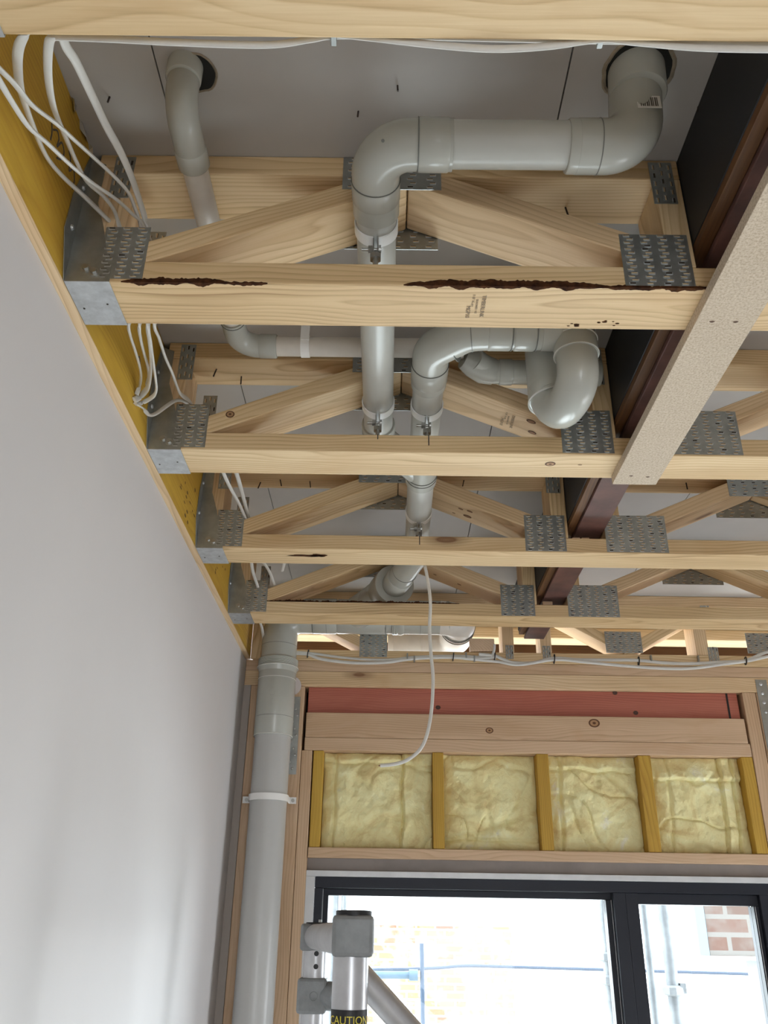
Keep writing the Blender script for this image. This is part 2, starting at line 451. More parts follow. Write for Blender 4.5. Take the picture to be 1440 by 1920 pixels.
for x, y in ((-.051, .819), (.421, .806), (.003, .778), (-.395, .80), (.16, .70), (.36, 1.24)):
    nail(ceiling, x, y, ZC, .009, name='screw_tip', tilt=(random.uniform(-.3, .3), .2))

# ------------------------------------------------------------------ ledger along the left wall
led = thing('ledger_beam', 'yellow treated timber ledger running along the top of the white plaster wall', 'beam', (-.457, .5, ZB))
timber('beam_face', LX-.0135+.0005, -.449, -1.6, 2.70, ZB, ZC-.001, lvl, led, 'y', .001)
tr = timber('lower_trim', LX+.0001, -.4487, -1.6, 2.70, ZB-.0012, ZB+.0006, pine_pale, led, 'y', .0003)
tr['label'] = 'pale raw bottom edge strip'
def scribble(pts, nm):
    mb = MB(); mb.tube(catmull(pts, 6), .0016, 6, up=Vector((1, 0, 0)), prof=(1, .25)); return mb.build(nm, ink, led)
X = -.4485
scribble([(X, .752, .926), (X, .757, .936), (X, .768, .940), (X, .776, .930), (X, .778, .916)], 'handwriting')
scribble([(X, .778, .935), (X, .788, .945), (X, .797, .940), (X, .797, .926), (X, .806, .944), (X, .818, .938), (X, .814, .922), (X, .803, .912)], 'handwriting')
scribble([(X, .828, .955), (X, .838, .950), (X, .842, .932), (X, .852, .946), (X, .862, .936), (X, .862, .918)], 'handwriting')
scribble([(X, 1.205, .905), (X, 1.222, .897), (X, 1.232, .905), (X, 1.245, .892)], 'handwriting')
# dark stains on the ledger between the third and fourth trusses
mb = MB()
rs = random.Random(3)
for k in range(26):
    y = 1.50+rs.random()*.26 if k < 18 else 2.0+rs.random()*.2; z = .80+rs.random()*.10
    a = .003+rs.random()*.006; b = .0015+rs.random()*.003
    n = 8; mb.add([(X+.0001*k/26, y+a*math.cos(2*PI*i/n)*(1+.3*rs.random()), z+b*math.sin(2*PI*i/n)*(1+.3*rs.random())) for i in range(n)], [tuple(range(n))])
st = mb.build('mould_stain', simple('stain', (.16, .09, .02), .8), led)
# ragged silver foil above the ledger
mb = MB(); pts = []
for i in range(15):
    y = .80+.014*i; pts += [(-.4485+.004*math.sin(i*2.3), y, ZC-.001), (-.4485+.006*math.sin(i*1.7+1), y, ZC-.006-.010*abs(math.sin(i*1.9)))]
mb.add(pts, [(2*i, 2*i+1, 2*i+3, 2*i+2) for i in range(14)])
tagp(mb.build('foil_scrap', simple('crumpled_foil', (.8, .78, .72), .22, .9)), 'ragged silver foil edge poking out between yellow ledger and grey floor sheet', 'foil')

# ------------------------------------------------------------------ floor trusses
ys = [.453, .898, 1.349, 1.800, 2.253]
tl = ['pine floor truss nearest the camera, crossing the top edge of the photo',
      'pine floor truss with a dark bark streak along its bottom chord and printed grade stamp',
      'pine floor truss behind the bark-streaked one, carrying two grey pipes on white clips',
      'pine floor truss with one clipped pipe and a dark resin streak under its chord',
      'pine floor truss nearest the far wall that the dangling cable hangs in front of']
S1 = .424
def zc1(x): return .815+S1*(x+.40)
def trapezoid(xa, xb, zf, s, clipz0=.8225, clipz1=.9895):
    """outline of a web rising from xa to xb: centre line zf(x), thickness .038, clipped between the chords"""
    h = .0195; a, b = xa-.2, xb+.2
    P = [(a, zf(a)-h), (b, zf(b)-h), (b, zf(b)+h), (a, zf(a)+h)]
    for ax, lim, sg in ((0, xa, 1), (0, xb, -1), (1, clipz0, 1), (1, clipz1, -1)):
        Q = []
        for i in range(len(P)):
            p, q = P[i-1], P[i]; dp, dq = sg*(p[ax]-lim), sg*(q[ax]-lim)
            if (dp >= 0) != (dq >= 0):
                t = dp/(dp-dq); Q.append((p[0]+(q[0]-p[0])*t, p[1]+(q[1]-p[1])*t))
            if dq >= 0: Q.append(q)
        P = Q
    out = []
    for p in P:
        if not out or (abs(p[0]-out[-1][0])+abs(p[1]-out[-1][1])) > .002: out.append(p)
    return out
def make_truss(y, label, grp):
    t = thing('floor_truss', label, 'truss', (0, y+.045, ZB), grp)
    y0, y1 = y, y+.090; e = .0012
    timber('bottom_chord', -.444, 2.19, y0, y1, ZB, .822, pine, t)
    timber('top_chord', -.436, .4185, y0, y1, .990, 1.0275, pine, t)
    timber('top_chord', .5065, 2.19, y0, y1, .990, 1.0275, pine, t)
    timber('end_post', -.432, -.395, y0, y1, .8225, .9895, pine_pale, t, 'z')
    timber('end_post', .381, .4185, y0, y1, .8225, .9895, pine, t, 'z')
    timber('end_post', .507, .543, y0, y1, .8225, .9895, pine, t, 'z')
    web('web', trapezoid(-.3945, .019, zc1, 1), y0, y1, math.atan(S1), pine, t)
    web('web', trapezoid(.021, .3805, lambda x: .995-.42*(x-.021), -1), y0, y1, -math.atan(.42), pine_pale, t)
    sr = .44; zr = lambda x: .884+sr*(x-.651)
    web('web', trapezoid(.5435, .899, zr, 1), y0, y1, math.atan(sr), pine_pale, t)
    web('web', trapezoid(.901, 1.30, lambda x: zr(.9)-sr*(x-.9), -1), y0, y1, -math.atan(sr), pine, t)
    web('web', trapezoid(1.302, 1.70, lambda x: .815+sr*(x-1.32), 1), y0, y1, math.atan(sr), pine, t)
    web('web', trapezoid(1.702, 2.12, lambda x: .99-sr*(x-1.70), -1), y0, y1, -math.atan(sr), pine, t)
    plate(t, -.405, -.342, .790, .883, y0, 3, 15)
    plate(t, -.075, .069, .962, 1.026, y0, 5, 8)
    plate(t, .317, .412, .788, .880, y0, 4, 15)
    plate(t, .505, .648, .788, .882, y0, 6, 15)
    plate(t, .375, .409, .940, 1.022, y0, 3, 5, True)
    plate(t, -.412, -.383, .940, 1.022, y0, 3, 4, True)
    plate(t, .812, .992, .938, 1.018, y0, 7, 10)
    plate(t, 1.24, 1.38, .79, .88, y0, 6, 14)
    # plates on the far face
    plate(t, -.075, .069, .935, 1.02, y1, 6, 8, back=True)
    plate(t, .812, .992, .925, 1.01, y1, 7, 9, back=True)
    plate(t, -.380, -.352, .905, .965, y1, 3, 3, True, back=True)
    return t
trusses = [make_truss(ys[i], tl[i], 'pine floor trusses overhead') for i in range(5)]
rn = random.Random(11)
for i, t in enumerate(trusses):
    if i == 0: continue
    for x in ((-.30, -.10, .125, .27, .62, .70) if i == 1 else (-.34, -.30, -.11, .17, .30, .76) if i == 2 else (-.33, -.28, -.19, .10, .19, .72)):
        nail(t, x+rn.uniform(-.01, .01), ys[i]+.045+rn.uniform(-.02, .02), .990, .018, tilt=(rn.uniform(-.3, .3), rn.uniform(-.2, .2)))
# bark (wane) streaks
def streak(parent, x0, x1, y, h, seed, mat=barkm, name='bark_streak', z=ZB, up=.010, dn=.012):
    r = random.Random(seed); n = max(8, int((x1-x0)/.0028)); vs = []; fs = []
    for i in range(n+1):
        f = i/n; e = min(1, f*6, (1-f)*5)**.7; x = x0+(x1-x0)*f
        a = e*(h*(.75+.5*noise.noise(Vector((x*9, seed, 2))))+up*noise.noise(Vector((x*55, seed, 0)))*.35+r.uniform(-.0014, .0014)); b = e*(dn*.30+dn*.5*noise.noise(Vector((x*48, seed, 5)))+r.uniform(-.0010, .0010))
        vs += [(x, y-.0007, z+max(a, 0)+.0004), (x, y-.0012, z-.0010), (x, y+max(b, 0)+.0002, z-.0008)]
    for i in range(n):
        for k in (0, 1): fs.append((3*i+k, 3*i+k+1, 3*i+4+k, 3*i+3+k))
    mb = MB(); mb.add(vs, fs); return mb.build(name, mat, parent)
streak(trusses[1], -.37, -.22, ys[1], .0085, 1)
streak(trusses[1], -.225, -.17, ys[1], .002, 4)
streak(trusses[1], .015, .30, ys[1], .0115, 2)
streak(trusses[1], .29, .44, ys[1], .0045, 6)
streak(trusses[4], -.36, .20, ys[4], .004, 5, z=.8215)
mb = MB()
for (cx, cy, a, b) in ((-.195, 1.838, .042, .006), (-.165, 1.835, .02, .008)):
    n = 20; mb.add([(cx+a*math.cos(2*PI*i/n)*(1+.2*math.sin(i*3)), cy+b*math.sin(2*PI*i/n)*(1+.25*math.sin(i*5)), ZB-.0006) for i in range(n)], [tuple(range(n))])
mb.build('resin_streak', barkm, trusses[3])
mb = MB()
for k in range(12):
    cx = .252+rn.random()*.075; cy = .967+rn.random()*.014; a = .0015+rn.random()*.003; n = 7
    mb.add([(cx+a*math.cos(2*PI*i/n), cy+a*.45*math.sin(2*PI*i/n), ZB-.0004) for i in range(n)], [tuple(range(n))])
mb.build('knot_mark', barkm, trusses[1])
# knots the photo shows
def knot(parent, x, y, z, a, b, nm='knot', down=True, core=(.42, .24, .12)):
    mb = MB(); n = 18
    for (s, o, mi) in ((1.0, .0004, 0), (.72, .0007, 1), (.3, .001, 0)):
        if down: mb.add([(x+a*s*math.cos(2*PI*i/n), y+b*s*math.sin(2*PI*i/n), z-o) for i in range(n)], [tuple(range(n))], mi)
        else: mb.add([(x+a*s*math.cos(2*PI*i/n), y-o, z+b*s*math.sin(2*PI*i/n)) for i in range(n)], [tuple(range(n))], mi)
    return mb.build(nm, [simple('knot_rim', (.12, .05, .02), .7), simple('knot_core', core, .7)], parent)
knot(trusses[2], .300, 1.385, ZB, .010, .008); knot(trusses[2], .356, 1.387, ZB, .004, .002)
def web_knot(parent, f, x, y, a, b, core=(.30, .15, .07)):
    mb = MB(); n = 16
    for sc, o, mi in ((1, .0006, 0), (.68, .0010, 1)):
        mb.add([(x+a*sc*math.cos(2*PI*i/n), y+b*sc*math.sin(2*PI*i/n), f(x+a*sc*math.cos(2*PI*i/n))-.0195-o) for i in range(n)], [tuple(range(n))], mi)
    mb.build('knot', [simple('knot_rim', (.13, .055, .02), .7), simple('knot_core', core, .7)], parent)
fr_ = lambda x: .995-.42*(x-.021)
web_knot(trusses[2], fr_, .268, 1.375, .009, .006); web_knot(trusses[2], fr_, .275, 1.41, .008, .005)
for x, y, a in ((.172, 1.835, .006), (.190, 1.86, .010), (.193, 1.83, .007), (.158, 1.87, .004)): web_knot(trusses[3], fr_, x, y, a, a*.6)
for x, y, a in ((.135, 2.30, .005), (.205, 2.30, .006)): web_knot(trusses[4], fr_, x, y, a, a*.6)
o = knot(trusses[2], -.302, ys[2]-.0002, .862, .0085, .0075, down=False)
# grade stamps
def stamp(parent, x, y, z, rot, sc=1.0):
    text(parent, 'TIMBERLINK', .0085*sc, (x, y, z), rot, inkf)
    ex = Euler(rot).to_matrix() @ Vector((0, 1, 0))
    text(parent, 'MGP10', .0085*sc, tuple(Vector((x, y, z))-ex*.020*sc+Euler(rot).to_matrix() @ Vector((.012*sc, 0, 0))), rot, inkf)
    text(parent, 'SEASONED  H2', .0045*sc, tuple(Vector((x, y, z))-ex*.009*sc), rot, inkf)
    text(parent, 'F 07 16 am', .0055*sc, tuple(Vector((x, y, z))-ex*.0145*sc-Euler(rot).to_matrix() @ Vector((.012*sc, 0, 0))), rot, inkf)
Rm = Matrix(((0, -1, 0), (1, 0, 0), (0, 0, 1)))
# text lying on a downward face: local X -> +Y, local Z -> down
rt = Matrix(((0, 1, 0), (1, 0, 0), (0, 0, -1))).to_euler()
stamp(trusses[1], .127, .94, ZB-.0006, tuple(rt))
sl = math.atan(.42)
bx, bz = .235, .995-.42*(.235-.021)-.0213
rm = Matrix.Rotation(sl, 3, 'Y') @ Matrix(((0, 1, 0), (1, 0, 0), (0, 0, -1)))
stamp(trusses[2], bx, 1.395, bz-.0010, tuple(rm.to_euler()))

# ------------------------------------------------------------------ joist hangers
def hanger(y, label):
    t = thing('joist_hanger', label, 'bracket', (-.44, y+.045, ZB), 'galvanised joist hangers on the ledger')
    y0, y1 = y-.0014, y+.0912
    mb = MB(); mb.box(-.4475, -.386, y0, y1, ZB-.0016, ZB-.0004); mb.build('seat', galv_lt, t)
    mb = MB()
    sh = [(-.4475, ZB-.001), (-.386, ZB-.001), (-.386, .815), (-.398, .84), (-.410, .885), (-.425, .93), (-.425, 1.005), (-.4475, 1.015)]
    mb.prism_xz(sh, y0-.0002, y0+.001); o = mb.build('side_plate', galv, t)
    mb = MB(); mb.prism_xz(sh, y1-.001, y1+.0002); mb.build('side_plate', galv, t)
    for s, yy in ((-1, y0), (1, y1)):
        mb = MB(); xx = -.4484
        a = [(yy, ZB), (yy, 1.015), (yy+s*.006, 1.015), (yy+s*.030, .915), (yy+s*.032, .85), (yy+s*.002, ZB)]
        n = len(a); mb.add([(xx, p, q) for p, q in a]+[(xx+.0012, p, q) for p, q in a], [tuple(range(n)), tuple(range(2*n-1, n-1, -1))]+[(i, (i+1) % n, n+(i+1) % n, n+i) for i in range(n)])
        fl = mb.build('wall_flange', galv, t)
        for q in (.868, .95):
            m2 = MB(); m2.tube([(xx+.001, yy+s*.013*(1 if q < .9 else .55), q), (xx+.004, yy+s*.013*(1 if q < .9 else .55), q)], [.0045, .003], 10); m2.build('nail_head', galv_lt, fl, smooth=True)
    for (x, z) in ((-.421, .806), (-.409, .800)):
        mb = MB(); mb.tube([(x, y0, z), (x, y0-.0012, z)], .0072, 14); mb.tube([(x, y0-.001, z), (x, y0-.0055, z)], .0047, 6)
        mb.build('screw', zinc, t)
    for k in (0, 1):
        mb = MB(); mb.tube([(-.4475+.010+k*.036, y+.055-k*.01, ZB-.0015), (-.4475+.010+k*.036, y+.055-k*.01, ZB-.0021)], .0016, 8); mb.build('rivet_hole', slot_d, t)
    return t
hl = ['grey steel joist hanger at the top left corner, under the truss nearest the camera',
      'large steel joist hanger holding the left end of the bark-streaked truss',
      'steel joist hanger on the ledger just below the tangle of white cables',
      'steel joist hanger beside the black-stained part of the yellow ledger, third down the wall',
      'smallest steel joist hanger in view, last on the ledger before the far wall']
for y, l in zip(ys, hl): hanger(y, l)

# ------------------------------------------------------------------ steel beam and packers
sb = thing('steel_beam', 'purple red primed steel channel beam running away between the trusses', 'beam', (.47, .6, .845))
mb = MB(); x0, x1, z0, z1, t_ = .4405, .505, .845, 1.027, .010
mb.box(x0, x1, -3.5, 2.64, z0, z0+t_); o = mb.build('bottom_flange', steelp, sb, bevel=.0015)
mb = MB(); mb.box(x1-.007, x1, -3.5, 2.64, z0+t_+.0002, z1-t_-.0002); mb.build('beam_web', steelp, sb)
mb = MB(); mb.box(x0, x1, -3.5, 2.64, z1-t_, z1); mb.build('top_flange', steelp, sb)
pk = thing('beam_packer', 'dark timber packer with black shadow strip lining the left side of the steel beam', 'packer', (.43, .6, .855))
timber('packer_timber', .4215, .4395, -1.5, 2.62, .853, 1.026, brownw, pk, 'y', .0005)
timber('packer_timber', .4400, .496, -1.5, 2.62, .858, 1.010, brownw, pk, 'y', .0005)
mb = MB(); mb.box(.4195, .4213, -1.5, 2.62, .866, 1.027); mb.build('shade_strip', shade_m, pk)  # black strip: shade over the beam web put in as colour
for i, (x, y, z, s) in enumerate(((.452, 2.27, .8225, .020), (.440, 1.815, .8225, .010), (.462, 1.815, .8225, .010), (.47, 1.362, .8225, .008))):
    o = timber('packing_block', x-s/2-.004, x+s/2+.004, y, y+.03, z, z+.0085 if i else z+.016, woodend, None, 'x', .001)
    tagp(o, ['small pine packing block under the steel beam on the truss nearest the far wall', 'left small wood chip under the steel beam on the resin-streaked truss', 'right small wood chip under the steel beam on the resin-streaked truss', 'tiny wood chip under the steel beam on the two-pipe truss'][i], 'block', 'packing chips under the steel beam')

# ------------------------------------------------------------------ particleboard strip
pb = thing('particleboard_strip', 'long tan particleboard strip screwed under the trusses at the right', 'board', (.466, 1.0, .767))
mb = MB()
mb.box(.425, .508, .40, 1.430, .767, .7848)
mb.build('board', particle, pb, bevel=.0008)
for x, y in ((.447, .945), (.480, .945), (.452, 1.395), (.484, 1.398), (.45, .50), (.48, .50)):
    m2 = MB(); n = 9; m2.add([(x+.0036*math.cos(2*PI*i/n)*(1+.4*math.sin(i*4)), y+.0022*math.sin(2*PI*i/n), .7667) for i in range(n)], [tuple(range(n))])
    m2.build('screw_hole', simple('screw_hole_dark', (.10, .055, .03), .8), pb)

# ------------------------------------------------------------------ pipes
def path_pipe(parent, pts, r, mat=pvc_pipe, name='pipe', seg=40, caps=True):
    mb = MB(); mb.tube(pts, r, seg, caps=caps); return mb.build(name, mat, parent, smooth=True)
def sleeve(parent, a, b, r, mat=pvc, name='coupling', lip=.0012, seg=40):
    a = Vector(a); b = Vector(b); d = (b-a).normalized(); mb = MB()
    L = (b-a).length; e = min(.0025, L*.2)
    P = [a, a+d*.0005, a+d*e, b-d*e, b-d*.0005, b]
    mb.tube(P, [r-.003, r-lip, r, r, r-lip, r-.003], seg)
    return mb.build(name, mat, parent, smooth=True)
def groove(parent, c, d, r, w=.0012, name='joint_line', mat=pvc_dark):
    c = Vector(c); d = Vector(d).normalized(); mb = MB(); mb.tube([c-d*w/2, c+d*w/2], r, 40); return mb.build(name, mat, parent, smooth=True)
def clip_y(x, y, zc, r, label, zbase=.8225, mark=None):
    """pipe hanger ring around a pipe that runs in Y, standing on the truss chord"""
    t = thing('pipe_clip', label, 'pipe clip', (x, y, zbase), 'white pipe clips bolted to the trusses')
    mb = MB(); n = 48; w = .0095
    for i in range(n):
        a0, a1 = 2*PI*i/n-PI/2+.06, 2*PI*(i+1)/n-PI/2+.06
        if i == n-1: continue
        vs = []
        for a in (a0, a1):
            for rr in (r+.0006, r+.0026):
                for yy in (y-w, y+w): vs.append((x+rr*math.cos(a), yy, zc+rr*math.sin(a)))
        mb.add(vs, [(0, 1, 5, 4), (2, 6, 7, 3), (0, 4, 6, 2), (1, 3, 7, 5)])
    mb.build('clip_band', clipm, t, smooth=True)
    zt = zc-r
    mb = MB()
    for s in (-1, 1):
        mb.box(x+s*.0032-.0008, x+s*.0032+.0008, y-w, y+w, zt-.026, zt+.001)
    mb.build('clip_ear', zinc, t, bevel=.0003)
    zb = zt-.016
    mb = MB(); mb.tube([(x-.020, y, zb), (x+.008, y, zb)], .0028, 10); b = mb.build('bolt', zinc, t, smooth=True)
    mb = MB(); mb.tube([(x-.0105, y, zb), (x-.0045, y, zb)], .0062, 6); mb.build('hex_nut', zinc, b)
    mb = MB(); mb.tube([(x+.0045, y, zb), (x+.0075, y, zb)], .0068, 14); mb.build('bolt_head', zinc, b, smooth=True)
    mb = MB(); mb.tube([(x, y, zbase+.001), (x, y, zt-.024)], .004, 10); mb.build('threaded_rod', zinc, t, smooth=True)
    mb = MB(); mb.tube([(x, y, zt-.034), (x, y, zt-.026)], .0085, 6); mb.build('hex_nut', zinc, t)
    mb = MB(); mb.box(x-.034, x+.034, y-.012, y+.012, zbase, zbase+.0012); mb.build('base_plate', galv_lt, t)
    return t
R1 = .0288; RF = .0325
# pipe A: from the right hole, across, then along over the trusses, merging into pipe B
ZA = .908
pa = thing('waste_pipe', 'thick grey waste pipe from the right ceiling hole, across then back over the trusses', 'pipe', (-.02, .77, ZA))
XA = -.0245; YA = .773
path_pipe(pa, [(.262, YA, ZA+.002), (.045, YA, ZA+.001)], R1+.0012)
# corner elbow with sockets
el = fillet([(.075, YA, ZA), (XA, YA, ZA), (XA, YA+.115, ZA)], .048, 14)
path_pipe(pa, el, RF, pvc, 'elbow')
sleeve(pa, (.071, YA, ZA), (.030, YA, ZA), RF+.0012, name='elbow_socket')
sleeve(pa, (XA, YA+.057, ZA), (XA, YA+.090, ZA), RF+.0008, name='elbow_socket')
groove(pa, (.0305, YA, ZA), (1, 0, 0), RF+.0014)
groove(pa, (XA, YA+.057, ZA), (0, 1, 0), RF+.0012)
mb = MB(); mb.tube([(XA+.010, YA-.0240, ZA-.0215), (XA+.010, YA-.0255, ZA-.0230)], .0022, 12); mb.build('mould_mark', pvc_dark, pa)
# right end: elbow turning up into the ceiling hole
er = fillet([(.235, YA, ZA), (.312, YA, ZA), (.322, .752, ZC+.05)], .046, 16)
path_pipe(pa, er, RF+.0018, pvc, 'elbow')
sleeve(pa, (.222, YA, ZA), (.262, YA, ZA), RF+.0014, name='elbow_socket')
groove(pa, (.262, YA, ZA), (1, 0, 0), RF+.0024)
sleeve(pa, (.319, .7565, .985), (.3225, .7515, ZC+.05), RF+.0045, name='elbow_socket')
bc = MB(); q0 = Vector((.322, YA-.0215, .945))
for k in range(9): bc.box(q0.x-.011+k*.0026, q0.x-.011+k*.0026+.0013+.0006*(k % 2), q0.y-.0171, q0.y-.0168, q0.z-.008, q0.z+.008, 1)
bc.box(q0.x-.015, q0.x+.015, q0.y-.0168, q0.y-.0164, q0.z-.011, q0.z+.011, 0)
bc.build('barcode_label', [barcode, ink], pa)
path_pipe(pa, [(XA, YA+.08, ZA), (XA, 1.47, ZA-.002)]+[], R1, name='pipe')
wy = fillet([(XA, 1.455, ZA-.002), (XA, 1.50, ZA-.002), (.045, 1.60, ZA-.006), (.060, 1.625, ZA-.006)], [.03, .01], 6)
path_pipe(pa, wy, RF, pvc, 'branch_elbow')
sleeve(pa, (XA, 1.445, ZA-.002), (XA, 1.475, ZA-.002), RF+.0012, name='coupling')
# pipe B
XB = .069; ZBp = .903; YB = 1.147
pbp = thing('waste_pipe', 'grey waste pipe that starts at the bulky trap and runs back beside the first pipe', 'pipe', (XB, 1.3, ZBp))
eb = fillet([(.178, YB-.004, ZBp), (.128, YB, ZBp), (XB, 1.198, ZBp), (XB, 1.30, ZBp)], [.05, .045], 12)
path_pipe(pbp, eb, RF, pvc, 'elbow')
sleeve(pbp, (XB, 1.235, ZBp), (XB, 1.285, ZBp), RF+.001, name='elbow_socket')
groove(pbp, (XB, 1.236, ZBp), (0, 1, 0), RF+.0014)
for x_, dx in ((.108, .018), ): groove(pbp, (x_, 1.177, ZBp), (1, -.4, 0), RF+.0010)
groove(pbp, (.134, YB+.001, ZBp), (1, -.15, 0), RF+.0010)
path_pipe(pbp, [(.155, YB-.003, ZBp), (.262, YB-.004, ZBp)], RF-.0005, pvc, 'pipe')
sleeve(pbp, (.160, YB-.0035, ZBp), (.200, YB-.0035, ZBp), RF+.0012)
groove(pbp, (.2005, YB-.0035, ZBp), (1, 0, 0), RF+.0014)
sleeve(pbp, (.204, YB-.0035, ZBp), (.240, YB-.0035, ZBp), RF+.0012)
groove(pbp, (.241, YB-.0035, ZBp), (1, 0, 0), RF+.0016)
path_pipe(pbp, [(XB, 1.27, ZBp), (XB, 1.66, ZBp-.003)], R1, name='pipe')
path_pipe(pbp, [(XB, 1.58, ZBp-.004), (XB, 1.665, ZBp-.005)], RF+.002, pvc, 'junction')
for q in (1.628, 1.640): groove(pbp, (XB, q, ZBp-.005), (0, 1, 0), RF+.0030)
sleeve(pbp, (XB, 1.655, ZBp-.005), (XB, 1.668, ZBp-.005), RF+.001, name='coupling')
path_pipe(pbp, [(XB, 1.65, ZBp-.005), (XB+.002, 2.02, .890)], R1+.001, name='pipe')
# trap hanging off the right end of pipe B
trp = thing('pipe_trap', 'bulky grey U-shaped pipe trap hanging below the second truss bay by the steel beam', 'trap', (.30, 1.2, .80))
LXt = .3055; SXt = .290; SY = 1.240
path_pipe(trp, fillet([(.250, YB-.004, ZBp), (LXt, YB-.004, ZBp), (LXt, YB-.004, .86)], .030, 10), RF+.001, pvc, 'junction')
lg = [Vector((LXt, YB-.004, .90)), Vector((LXt, YB-.004, .860)), Vector((LXt, YB-.004, .830))]
c0 = Vector((LXt, YB-.004, .826)); c1 = Vector((SXt-.002, SY-.005, .830))
for k in range(1, 15):
    a = PI*k/14; m_ = (c0+c1)/2; hv = (c0-c1)/2
    lg.append(m_+hv*math.cos(a)+Vector((0, 0, -1))*math.sin(a)*.034)
lg.append(c1+Vector((0, 0, .02)))
nl = len(lg)
path_pipe(trp, lg, [.0338+.0137*max(0, min(1, (i-nl*.52)/(nl*.40)))**1.2 for i in range(nl)], pvc, 'trap_bend')
sleeve(trp, (LXt, YB-.004, .853), (LXt, YB-.004, .884), .0362, name='bend_socket')
mb = MB()
for zz in (.854, .883):
    n = 40; ringp = [(LXt+.0366*math.cos(2*PI*i/n), YB-.004+.0366*math.sin(2*PI*i/n), zz) for i in range(n+1)]
    mb.tube(ringp, .0011, 6, caps=False)
mb.build('socket_lip', simple('pvc_edge', (.62, .62, .57), .3), trp, smooth=True)
mb = MB()
mb.tube([(SXt, SY, .868), (SXt, SY, .8269), (SXt, SY, .826), (SXt, SY, .8261), (SXt, SY, .83), (SXt, SY, .955), (SXt, SY, .975)], [.034, .0455, .0465, .0485, .050, .050, .044], 44)
mb.build('gully_body', pvc, trp, smooth=True)
mb = MB(); n = 44; mb.tube([(SXt+.0495*math.cos(2*PI*i/n), SY+.0495*math.sin(2*PI*i/n), .826) for i in range(n+1)], .0018, 6, caps=False)
mb.build('gully_lip', simple('pvc_edge_b', (.60, .60, .56), .3), trp, smooth=True)
# pipe C: side connection through the gully
pc = thing('waste_pipe', 'short dark grey side pipe crossing behind the trap with a curved left end', 'pipe', (.27, 1.27, .945))
YC, ZCp = 1.304, .934
path_pipe(pc, fillet([(.385, YC, ZCp), (.185, YC, ZCp), (.150, YC-.032, ZCp+.004)], .03, 8), .0225, pvc, 'pipe')
sleeve(pc, (.345, YC, ZCp), (.390, YC, ZCp), .0245, name='end_cap')
sleeve(pc, (.200, YC, ZCp), (.226, YC, ZCp), .0245)
mb = MB(); mb.tube([(.190, YC, ZCp), (.172, YC-.006, ZCp+.001), (.150, YC-.022, ZCp+.004), (.132, YC-.030, ZCp+.008)], [.0245, .027, .026, .019], 32); mb.build('reducing_bend', pvc, pc, smooth=True)
# small white pipe
ZS = .955; RS = .0180
ps = thing('waste_pipe', 'thin white waste pipe from the left ceiling hole that turns right behind the grey pipes', 'pipe', (-.28, .9, ZS))
XS = -.280
path_pipe(ps, fillet([(-.280, .752, ZC+.05), (-.280, .757, ZS), (XS, .838, ZS)], .034, 14), .0212, pvc, 'elbow')
sleeve(ps, (-.280, .752, 1.000), (-.280, .752, ZC+.03), .0235, name='elbow_socket')
sleeve(ps, (XS, .822, ZS), (XS, .853, ZS), .0222, name='elbow_socket')
path_pipe(ps, [(XS, .845, ZS), (XS, 1.218, ZS)], RS, pvc_white)
path_pipe(ps, fillet([(XS, 1.185, ZS), (XS, 1.262, ZS), (-.212, 1.262, ZS)], .040, 12), .0212, pvc, 'elbow')
sleeve(ps, (-.243, 1.262, ZS), (-.210, 1.262, ZS), .0222, name='elbow_socket')
groove(ps, (XS, 1.190, ZS), (0, 1, 0), .0222)
path_pipe(ps, [(-.215, 1.262, ZS), (.132, 1.262, ZS)], RS, pvc_white)
sleeve(ps, (.088, 1.262, ZS), (.128, 1.262, ZS), .0198, name='coupling')
# clip holding the small pipe from the sheet above
cs = thing('pipe_clip', 'white strap clip holding the thin white pipe up to the grey sheet', 'pipe clip', (-.158, 1.262, ZC-.001))
mb = MB(); n = 32
for i in range(n):
    vs = []
    for a in (2*PI*i/n, 2*PI*(i+1)/n):
        for rr in (RS+.0004, RS+.002):
            for xx in (-.166, -.150): vs.append((xx, 1.262+rr*math.cos(a), ZS+rr*math.sin(a)))
    mb.add(vs, [(0, 1, 5, 4), (2, 6, 7, 3), (0, 4, 6, 2), (1, 3, 7, 5)])
mb.build('clip_band', clipm, cs, smooth=True)
mb = MB(); mb.box(-.166, -.150, 1.2400, 1.2416, ZS, ZC-.004); mb.build('clip_ear', clipm, cs)
mb = MB(); mb.tube([(-.158, 1.2400, ZC-.022), (-.158, 1.230, ZC-.022)], .0045, 8); mb.build('bolt', zinc, cs)
mb = MB(); mb.box(-.170, -.138, 1.232, 1.262, ZC-.004, ZC-.001); mb.build('base_plate', galv_lt, cs)

clip_y(XA, .915, ZA, R1, 'white clip around the grey pipe on top of the bark-streaked truss')
clip_y(XA, 1.372, ZA-.0015, R1, 'left white clip of the pair side by side on the second truss')
clip_y(XB, 1.372, ZBp-.001, R1, 'right white clip of the pair side by side on the second truss')
clip_y(XB+.001, 1.824, .897, R1+.001, 'white clip around the single pipe on the resin-streaked truss')
for t_i, xx in ((2, XA+.001), (2, XB+.002), (3, XB+.002)):
    mb = MB(); mb.box(xx-.0009, xx+.0009, ys[t_i]-.0006, ys[t_i]+.0001, .800 if xx > 0 else .812, .8222); mb.build('pencil_mark', blackp, trusses[t_i])

